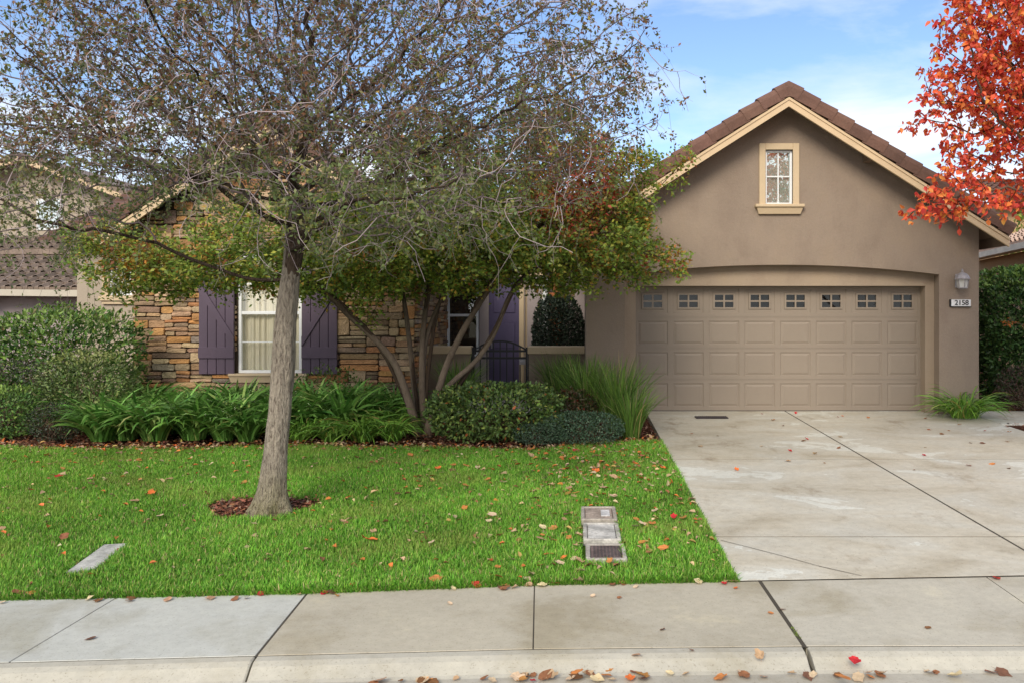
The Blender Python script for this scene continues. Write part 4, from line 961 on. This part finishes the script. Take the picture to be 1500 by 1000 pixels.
shrub('hawthorn_shrub', 'reddish brown twiggy shrub between the gate shrub and the reeds', 'shrub', gp(838, 12.1), (.36, .35, hgt(572, 12.1)), 2300, .045, [(.10, .085, .04), (.07, .09, .035), (.15, .07, .04), (.35, .05, .04)], [4, 3, 2, .2], 2.4, .14)
shrub('boxwood_shrub', 'low dense blue green shrub beside the driveway', 'shrub', gp(852, 11.3), (.56, .42, hgt(604, 11.3)), 6500, .028, [(.085, .15, .09), (.13, .21, .12), (.055, .10, .06)], [4, 2, 3], 2.7, .05)
shrub('boxwood_shrub', 'small blue green shrub tucked against the broad gate shrub', 'shrub', gp(790, 11.2), (.34, .32, hgt(618, 11.2)), 3400, .028, [(.075, .13, .075), (.11, .17, .10), (.05, .08, .05)], [4, 2, 3], 2.4, .08)
shrub('porch_shrub', 'dark rounded shrub standing behind the low wall right of the gate', 'shrub', gp(818, 16.6), (.50, .5, hgt(436, 16.6)), 15000, .055, [(.06, .085, .055), (.09, .12, .08), (.03, .045, .03)], [3, 2, 3], 3.0, .06)
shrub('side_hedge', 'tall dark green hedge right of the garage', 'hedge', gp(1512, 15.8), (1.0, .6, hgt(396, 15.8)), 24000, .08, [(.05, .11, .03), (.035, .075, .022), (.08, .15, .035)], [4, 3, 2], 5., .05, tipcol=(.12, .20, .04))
shrub('purple_shrub', 'mauve brown shrub under the tall right hedge', 'shrub', gp(1500, 14.4), (.42, .4, hgt(536, 14.4)), 2600, .035, [(.10, .06, .05), (.07, .07, .04), (.14, .06, .05)], [4, 3, 1], 2.4, .1)
shrub('side_shrub', 'bright green leafy bush far behind the pink tile roof', 'shrub', (15.3, 28, .3), (1.1, 1, 5.0), 2600, .16, [(.14, .20, .03), (.20, .26, .04)], [1, 1], 2.4, .12)
# orange-tipped young maple sprig at the right edge
def sapling():
    b = np.array(gp(1530, 13.6)); root = empty('young_maple', tuple(b), 'slim young maple with orange and green leaves at the right edge', 'tree')
    a = Acc(); N0 = [b+np.array([-.0*i, 0, .2*i]) for i in range(7)]; att = envelope([(1525, 455, 13.6, 42, 32, .4, .9), (1475, 470, 13.5, 32, 12, .25, 1.2)], 150)
    N, Pn = colonize(att, N0, [0]+list(range(6)), .09, .13, 1, 50); R, ch = radii(N, Pn, .003, 2.3); tw = Acc(); N = skeleton(a, a, N, Pn, np.minimum(R, .03)); a.build('trunk', BARK_M, root, True)
    P, Rr = twigs(N[7:], 1, (.06, .16), 3, .1, .001); LP, LA = on_path(P, 6); n = len(LP); L = RG.uniform(.045, .08, n)
    V, Fq, k = leaf_batch(LP, rvec(n)-np.array([0, 0, .4]), rvec(n)+np.array([0, 0, 1]), L, L*.5); npmesh('crown', V, Fq, LEAF, root, np.repeat(pal(n, [(.50, .14, .03), (.20, .18, .04), (.40, .26, .04), (.10, .15, .03)], [3, 2, 1, 3]), k, 0))
    for o in root.children: o.location = Vector(o.location)-root.location
sapling()

# --- strap-leaved plants
def strap_mesh(name, n, Lr, Wr, el0, el1, cols, wts, rad, k=7, mat=LEAFG):
    az = RG.uniform(0, 2*PI, n); rr_ = rad*np.sqrt(RG.random(n)); B = np.stack([rr_*np.cos(az), rr_*np.sin(az), np.zeros(n)], 1); az2 = az+RG.normal(size=n)*.5
    e0 = RG.uniform(*el0, n); e1 = RG.uniform(*el1, n); L = RG.uniform(*Lr, n)
    V, Fq, q = strap_batch(B, az2, e0, e1, L, RG.uniform(*Wr, n), k, .2); V[:, 2] = np.maximum(V[:, 2], .01)
    C = np.repeat(pal(n, cols, wts), q, 0); tips_ = (np.arange(len(C)) % q) >= q-2; C[tips_] = C[tips_]*.7+np.array([.12, .12, .04])*.3
    return npmesh(name, V, Fq, mat, None, C, True).data
def placed(name, label, cat, group, data, loc, rz, s=1.0):
    o = bpy.data.objects.new(name, data); o.location = loc; o.rotation_euler.z = rz; o.scale = (s, s, s); link(o); return tag(o, label, cat, group)
def meshes(n, *a, **k):
    L_ = [strap_mesh(*a, **k) for _ in range(n)]
    for o in list(COL.objects):
        if o.type == 'MESH' and o.data in L_: bpy.data.objects.remove(o)
    return L_
aga = meshes(4, 'agapanthus', 170, (.48, .85), (.028, .042), (1.0, 1.55), (-1.0, .3), [(.12, .27, .05), (.19, .38, .08), (.07, .17, .03), (.32, .42, .12)], [4, 3, 2.4, .8], .13)
i = 0
for row, (d, pxs) in enumerate(((11.45, np.linspace(140, 370, 6)), (12.0, np.linspace(150, 500, 8)), (12.7, np.linspace(165, 560, 9)), (13.2, np.linspace(200, 580, 8)))):
    for px in pxs:
        x, y, z = gp(px+random.uniform(-12, 12), d+random.uniform(-.1, .1)); placed('agapanthus', 'dark green strap leaved clump in the bed below the stone wall', 'plant', 'strap leaved clumps below the stone wall', aga[i % 4], (x, y, z), random.uniform(0, 6.28), random.uniform(.95, 1.15)); i += 1
dl = meshes(3, 'daylily', 150, (.45, .75), (.014, .022), (.8, 1.5), (-1.3, -.3), [(.14, .29, .04), (.20, .38, .055), (.09, .20, .035), (.34, .33, .09)], [4, 3, 2, .6], .13)
for px, d in ((440, 11.4), (485, 11.35), (530, 11.35), (575, 11.4), (460, 11.9), (515, 11.85), (560, 12.0), (595, 12.3)):
    x, y, z = gp(px, d); placed('daylily', 'bright green narrow leaved clump left of the maple stems', 'plant', 'narrow leaved clumps left of the maple', dl[i % 3], (x, y, z), random.uniform(0, 6.28), random.uniform(.8, 1.0)); i += 1
cp = meshes(1, 'daylily', 260, (.40, .70), (.010, .017), (.7, 1.5), (-1.2, -.2), [(.16, .32, .04), (.22, .42, .06), (.10, .22, .04), (.38, .38, .10)], [4, 3, 2, .5], .16); dl[0] = cp[0]
x, y, z = gp(1412, 13.45); placed('daylily', 'arching grassy clump at the right corner of the garage', 'plant', None, dl[0], (x, y, z), .4, 1.25)
rd = meshes(3, 'reed_clump', 260, (.8, 1.25), (.010, .017), (1.25, 1.57), (.2, 1.2), [(.14, .26, .05), (.22, .36, .07), (.10, .18, .04), (.42, .36, .16)], [4, 3, 2, .5], .16, mat=LEAF)
for px, d, s, lb in ((905, 12.0, 1.0, 'tall reedy green clump next to the driveway edge'), (862, 12.5, 1.0, 'tall reedy clump rising just behind the low blue green shrub'), (925, 11.55, .72, 'short yellowish reed clump at the driveway corner'), (820, 14.6, .9, 'reedy clump in front of the right low wall'), (850, 13.6, .95, 'reedy clump by the garage corner'), (672, 14.4, .85, 'reedy clump in front of the left low wall')):
    x, y, z = gp(px, d); placed('reed_clump', lb, 'plant', None, rd[i % 3], (x, y, z), random.uniform(0, 6), s); i += 1
shrub('vine_shrub', 'light leafy shrub climbing below the right shutter', 'shrub', gp(478, 13.8), (.55, .25, hgt(540, 13.8)), 700, .06, [(.08, .14, .03), (.14, .20, .05)], [1, 1], 2.2, .25)

# ---------------------------------------------------------------- lawn grass
TREEC = np.array([G(382, 742)[0], G(382, 742)[1]])
boxq = [(G(851, 745), G(901, 745)), (G(856, 770), G(906, 770)), (G(859, 800), G(917, 800))]
STP = [G(152, 797), G(188, 795), G(137, 835), (G(95, 838))]
def in_quad(x, y, q):
    q = [np.array(p[:2]) for p in q]; q = [q[0], q[1], q[2], q[3]]; s = np.ones(len(x), bool); sg = None
    for a, b in zip(q, q[1:]+q[:1]):
        c = (b[0]-a[0])*(y-a[1])-(b[1]-a[1])*(x-a[0])
        if sg is None: sg = 1 if ((b[0]-a[0])*(np.mean([p[1] for p in q])-a[1])-(b[1]-a[1])*(np.mean([p[0] for p in q])-a[0])) > 0 else -1
        s &= c*sg > 0
    return s
def bare(x, y):
    ang = np.arctan2(y-TREEC[1], x-TREEC[0]); e = np.hypot((x-TREEC[0])/(.50+.07*np.sin(ang*3)), (y-TREEC[1])/(.40+.05*np.sin(ang*5))) < 1
    u0, u1 = G(859, 825), G(848, 743); bx = (np.abs(x-.165) < .155) & (y > 6.26) & (y < 7.88)
    return e | in_quad(x, y, STP) | bx
def grass():
    n = 430000; x = RG.uniform(-9.6, 1.12, n); t = RG.random(n)**1.25; y = yb(x)-.01+(LY(x)+.03-yb(x))*t
    px = x/y*F+CX; ok = (px > -60) & ~bare(x, y) & (np.hypot(x+9, y-5) > 0); x, y = x[ok], y[ok]; n = len(x)
    pat = np.sin(x*2.3+y*1.1)+np.sin(y*3.1-x*1.7)+np.sin(x*5.7+y*4.3)*.6+np.sin(x*11-y*9)*.5
    edge = (y-yb(x) < .06)
    B = np.stack([x, y, gz(y)-.015], 1); az = RG.uniform(0, 2*PI, n); L = RG.uniform(.035, .068, n)*(1+.10*pat)
    e0 = RG.uniform(.9, 1.57, n); e1 = e0-RG.uniform(.2, 1.3, n); az = np.where(edge, -PI/2+RG.normal(size=n)*.6, az); e0 = np.where(edge, e0*.72, e0)
    V, Fq, k = strap_batch(B, az, e0, e1, L, RG.uniform(.0045, .008, n), 4)
    C = pal(n, [(.17, .41, .04), (.25, .51, .065), (.10, .27, .035), (.36, .50, .10), (.50, .43, .20)], [4, 3.3, 2.4, 1.3, .7])
    C *= (1+.08*pat)[:, None]; bp = np.clip((np.sin(x*1.9+1.3*np.sin(y*2.2))*np.sin(y*2.7+1.1*np.sin(x*1.4))-.45)*1.6, 0, .6)*RG.random(n); C = C*(1-bp[:, None])+np.array([.36, .40, .10])*bp[:, None]; yl = np.clip((-4.2-x)/3, 0, .5)*RG.random(n); C = C*(1-yl[:, None]*.6)+np.array([.22, .27, .03])*yl[:, None]*.6
    o = npmesh('grass', V, Fq, GRASSM, None, np.repeat(C, k, 0)); tag(o, 'short bright green lawn grass in front of the house', 'grass', None, 'stuff'); print('blades', n)
grass()
# bare mulch circle under the tree
V = [(TREEC[0], TREEC[1], gz(TREEC[1])+.012)]
for a in np.linspace(0, 2*PI, 40, endpoint=False):
    r1 = .50+.07*math.sin(a*3); r2 = .40+.05*math.sin(a*5); V.append((TREEC[0]+r1*1.12*math.cos(a), TREEC[1]+r2*1.12*math.sin(a), gz(TREEC[1]+r2*math.sin(a))-.012))
m = MB(); m.add(V, [(0, 1+i, 1+(i+1) % 40) for i in range(40)]); tag(m.build('tree_ring_soil', SOIL, smooth=True), kind='structure')
# mulch chips
def chips():
    x = RG.uniform(-9, 1.08, 15000); y = LY(x)-.06+RG.random(15000)**1.5*2.2
    x2 = TREEC[0]+RG.normal(size=2200)*.28; y2 = TREEC[1]+RG.normal(size=2200)*.20; q = bare(x2, y2); x2, y2 = x2[q], y2[q]
    x3 = RG.uniform(6.55, 9, 2500); y3 = RG.uniform(11.5, 15.5, 2500); q = ~((y3 > 12.9) & (y3 < 14.3)); x3, y3 = x3[q], y3[q]
    x = np.concatenate([x, x2, x3]); y = np.concatenate([y, y2, y3]); n = len(x); P = np.stack([x, y, gz(y)+RG.uniform(-.03, .015, n)], 1); P[-len(x3):, 2] += .012; P[-len(x3)-len(x2):-len(x3), 2] += .02
    A_ = rvec(n)*np.array([1, 1, .25]); L = RG.uniform(.025, .07, n); V, Fq, k = leaf_batch(P, A_, rvec(n)*.5+np.array([0, 0, 1]), L, L*RG.uniform(.25, .6, n), False, .1)
    C = pal(n, [(.27, .11, .07), (.17, .08, .055), (.38, .17, .09), (.10, .06, .045), (.44, .32, .22)], [4, 3, 2.4, 2, 1.3])
    o = npmesh('mulch_chips', V, Fq, DRY, None, np.repeat(C, k, 0)); tag(o, 'reddish brown mulch and leaf litter in the planting beds', 'mulch', None, 'stuff')
chips()
# in-lawn boxes
bl_ = [((851, 744), (903, 765), 'grey utility box lid with a small plate, farthest of the three in the lawn', (.40, .36, .31)), ((854, 768), (908, 795), 'plain pale concrete box lid, middle of the three in the lawn', (.50, .48, .44)), ((858, 799), (917, 824), 'concrete meter box with dark cover, nearest of the three in the lawn', (.42, .39, .35))]
for i, ((a, b), (c, e), lb, colr) in enumerate(bl_):
    y1, y0 = G(a, b)[1], G(c, e)[1]; x0, x1 = -.02+.02, .325; x0, x1 = G(a, (b+e)/2)[0], G(c, (b+e)/2)[0]; zc = gz((y0+y1)/2)
    root = empty('utility_box', ((x0+x1)/2, (y0+y1)/2, float(zc)), lb, 'utility box', 'utility boxes in the lawn')
    m = MB(); h = .028; t = .035; zz = float(zc)
    m.box(x0, x1, y0, y0+t, zz-.08, zz+h, .008, colr); m.box(x0, x1, y1-t, y1, zz-.08, zz+h, .008, colr); m.box(x0, x0+t, y0+t, y1-t, zz-.08, zz+h, .006, colr); m.box(x1-t, x1, y0+t, y1-t, zz-.08, zz+h, .006, colr); pb(m, 'rim', BOXLID, root)
    m = MB(); lc_ = ((.40, .33, .28), (.58, .57, .54), (.16, .12, .115))[i]; m.box(x0+t+.004, x1-t-.004, y0+t+.004, y1-t-.004, zz-.06, zz+h-.006, .006, lc_); lid = pb(m, 'lid', BOXLID, root)
    if i == 0: m = MB(); m.box(x0+.18, x0+.26, y0+.12, y0+.34, zz+h-.0055, zz+h+.002, .001, (.62, .62, .62)); pb(m, 'plate', BOXLID, root)
    if i == 2:
        m = MB()
        for q in range(9): m.box(x0+.06+q*.027, x0+.075+q*.027, y0+.07, y1-.07, zz+h-.0055, zz+h-.002, .0, (.10, .08, .08))
        pb(m, 'ribs', BOXLID, root)
m = MB(); zz = gz(6.6)
m.prism([(p[0], p[1], float(gz(p[1]))+.004) for p in STP], (0, 0, -.08), (.50, .50, .47)); o = m.build('concrete_lid', BOXLID); bv = o.modifiers.new('b', 'BEVEL'); bv.width = .008; tag(o, 'pale slanted concrete slab sunk in the left of the lawn', 'concrete slab')

# ---------------------------------------------------------------- fallen leaves
def leafmesh(nm, k, cols):
    out_ = []
    for s in range(k):
        n = 13; th = np.linspace(0, 2*PI, n, endpoint=False); lob = 1+.16*np.cos(th*5+s)+RG.normal(size=n)*.06; r = lob*(1+.35*np.cos(th))
        cu = RG.uniform(.15, .8); tw_ = RG.uniform(-.3, .3); x = r*np.cos(th)*.5; y = r*np.sin(th)*.38
        ring2 = np.stack([x, y, cu*y*y*1.2+tw_*x*y+cu*.4*x*x+RG.normal(size=n)*.03], 1); ring1 = ring2*np.array([.5, .5, .22]); c = np.array([[0, 0, 0]])
        V = np.concatenate([c, ring1, ring2]); V[:, 2] += .06
        stem = np.array([[-.62, -.012, .05], [-.62, .012, .05], [-.2, .012, .05], [-.2, -.012, .05]]); 
        F4 = [(1+i, 1+(i+1) % n, 1+n+(i+1) % n, 1+n+i) for i in range(n)]+[tuple(1+2*n+i for i in range(4))]; F3 = [(0, 1+i, 1+(i+1) % n) for i in range(n)]
        V = np.concatenate([V, stem]); me = bpy.data.meshes.new(nm); me.from_pydata(V.tolist(), [], F4+F3)
        c0 = pal(1, cols, [1]*len(cols), .12)[0]; setcol(me, np.clip(c0*(1+RG.normal(size=(len(V), 1))*.12), .005, 1)); me.materials.append(DRY); me.update(); out_.append(me)
    return out_
KIND = {'orange': leafmesh('fallen_leaf', 5, [(.62, .16, .045), (.55, .22, .07)]), 'tan': leafmesh('fallen_leaf', 6, [(.52, .38, .24), (.60, .45, .30), (.40, .26, .16)]), 'red': leafmesh('fallen_leaf', 3, [(.50, .03, .04), (.42, .05, .03)]), 'brown': leafmesh('fallen_leaf', 4, [(.26, .12, .06), (.18, .09, .06)])}
def drop(kind, x, y, z, where, s):
    o = bpy.data.objects.new('fallen_leaf', random.choice(KIND[kind])); o.location = (x, y, z); o.rotation_euler = (random.uniform(-.35, .35), random.uniform(-.35, .35), random.uniform(0, 6.28)); s *= .88; o.scale = (s, s, s*random.uniform(.6, 1.3)); link(o)
    tag(o, 'fallen %s leaf lying %s' % (kind, where), 'leaf', 'fallen %s leaves %s' % (kind, where))
def rk(w_): return random.choices(('orange', 'tan', 'red', 'brown'), w_)[0]
cnt = 0
for px, py, kd, sz in ((518, 857, 'red', .085), (698, 857, 'red', .085), (545, 856, 'tan', .07), (487, 858, 'tan', .09), (850, 852, 'tan', .10), (773, 850, 'tan', .09), (44, 870, 'orange', .10), (28, 870, 'brown', .1), (190, 880, 'brown', .07), (345, 877, 'brown', .08), (130, 879, 'tan', .07), (1078, 862, 'orange', .05), (1148, 893, 'brown', .05), (1060, 853, 'tan', .06), (1205, 962, 'tan', .0), (1252, 968, 'red', .10), (1113, 963, 'tan', .085), (935, 960, 'tan', .07), (848, 985, 'orange', .09), (895, 983, 'orange', .06), (1232, 992, 'orange', .1), (1460, 848, 'red', .09), (870, 873, 'tan', .05), (906, 876, 'brown', .04), (970, 923, 'brown', .05), (1014, 953, 'brown', .04), (1128, 898, 'orange', .05), (1358, 920, 'brown', .05), (135, 935, 'brown', .07), (660, 885, 'tan', .05)):
    if sz:
        d = CZ*F/(py-CY); drop(kd, (px-CX)/F*d, d, .006, 'on the pale sidewalk', sz*.9)
for _ in range(34):   # along lawn edge
    x = random.uniform(-4.2, 1.3); drop(rk((2, 5, .6, 2)), x, float(yb(x))-random.uniform(.0, .10), .006, 'on the pale sidewalk', random.uniform(.04, .085))
for _ in range(58):   # gutter
    x = random.uniform(-1.2, 2.6) if random.random() < .8 else random.uniform(-3.4, 2.9); drop(rk((1.6, 4, .6, 4)), x, float(yg(x))-random.uniform(.22, .30), -.045, 'in the gutter', random.uniform(.04, .10))
for _ in range(62):   # driveway
    x = random.uniform(1.2, 6.6); y = random.uniform(6.1, 14.0) if random.random() < .5 else random.uniform(9.5, 13.8)
    if y > 11 and x < 3 and random.random() < .6: continue
    drop(rk((2, 2, 1.6, 3)), x, y, float(gz(y))+.006, 'on the driveway concrete', random.uniform(.045, .09))
for _ in range(190):  # lawn
    if random.random() < .45: x = random.gauss(.2, .55); y = random.uniform(6.0, 10.3)
    else: x = random.uniform(-7, 1.0); y = random.uniform(5.7, 10.8)
    if x > 1.05 or bare(np.array([x]), np.array([y]))[0] or y < yb(x)+.03 or y > LY(x): continue
    drop(rk((4, 4, .4, 1.2)), x, y, float(gz(y))+random.uniform(.018, .036), 'on the green lawn', random.uniform(.055, .11))
# rest of the leaves on the lawn and in the beds as one litter
def litter():
    n = 1300; x = RG.uniform(-8, 1.05, n); x = np.where(RG.random(n) < .35, np.clip(RG.normal(size=n)*.6+.2, -2, 1.05), x); y = yb(x)+.05+(LY(x)-yb(x))*RG.random(n)**.7; x4 = RG.uniform(-8.5, 1.0, 900); y4 = LY(x4)+RG.normal(size=900)*.16+.05
    x = np.concatenate([x, x4]); y = np.concatenate([y, y4]); ok = ~bare(x, y); x, y = x[ok], y[ok]; n = len(x); P = np.stack([x, y, gz(y)+RG.uniform(.012, .035, n)], 1)
    A_ = rvec(n)*np.array([1, 1, .3]); L = RG.uniform(.03, .075, n); V, Fq, k = leaf_batch(P, A_, rvec(n)*.5+np.array([0, 0, 1]), L, L*.6, True, .25, .2)
    C = pal(n, [(.55, .17, .05), (.50, .36, .22), (.30, .14, .07), (.42, .30, .10)], [3, 4, 2, 1.5]); o = npmesh('leaf_litter', V, Fq, DRY, None, np.repeat(C, k, 0)); tag(o, 'small dry leaf scraps scattered through the lawn and bed edge', 'leaves', None, 'stuff')
litter()
# weed tuft in the wide joint
V, Fq, k = strap_batch(np.stack([np.array([J2(yy)+random.uniform(-.008, .008) for yy in np.linspace(4.86, 5.02, 60)]), np.linspace(4.86, 5.02, 60), np.full(60, -.012)], 1), RG.uniform(0, 6.28, 60), RG.uniform(.5, 1.5, 60), RG.uniform(-.5, .8, 60), RG.uniform(.012, .03, 60), RG.uniform(.004, .008, 60), 4)
tag(npmesh('weed_tuft', V, Fq, GRASSM, None, np.repeat(pal(60, [(.20, .28, .04)], [1]), k, 0)), 'tiny green weeds growing in the wide sidewalk joint', 'weeds')
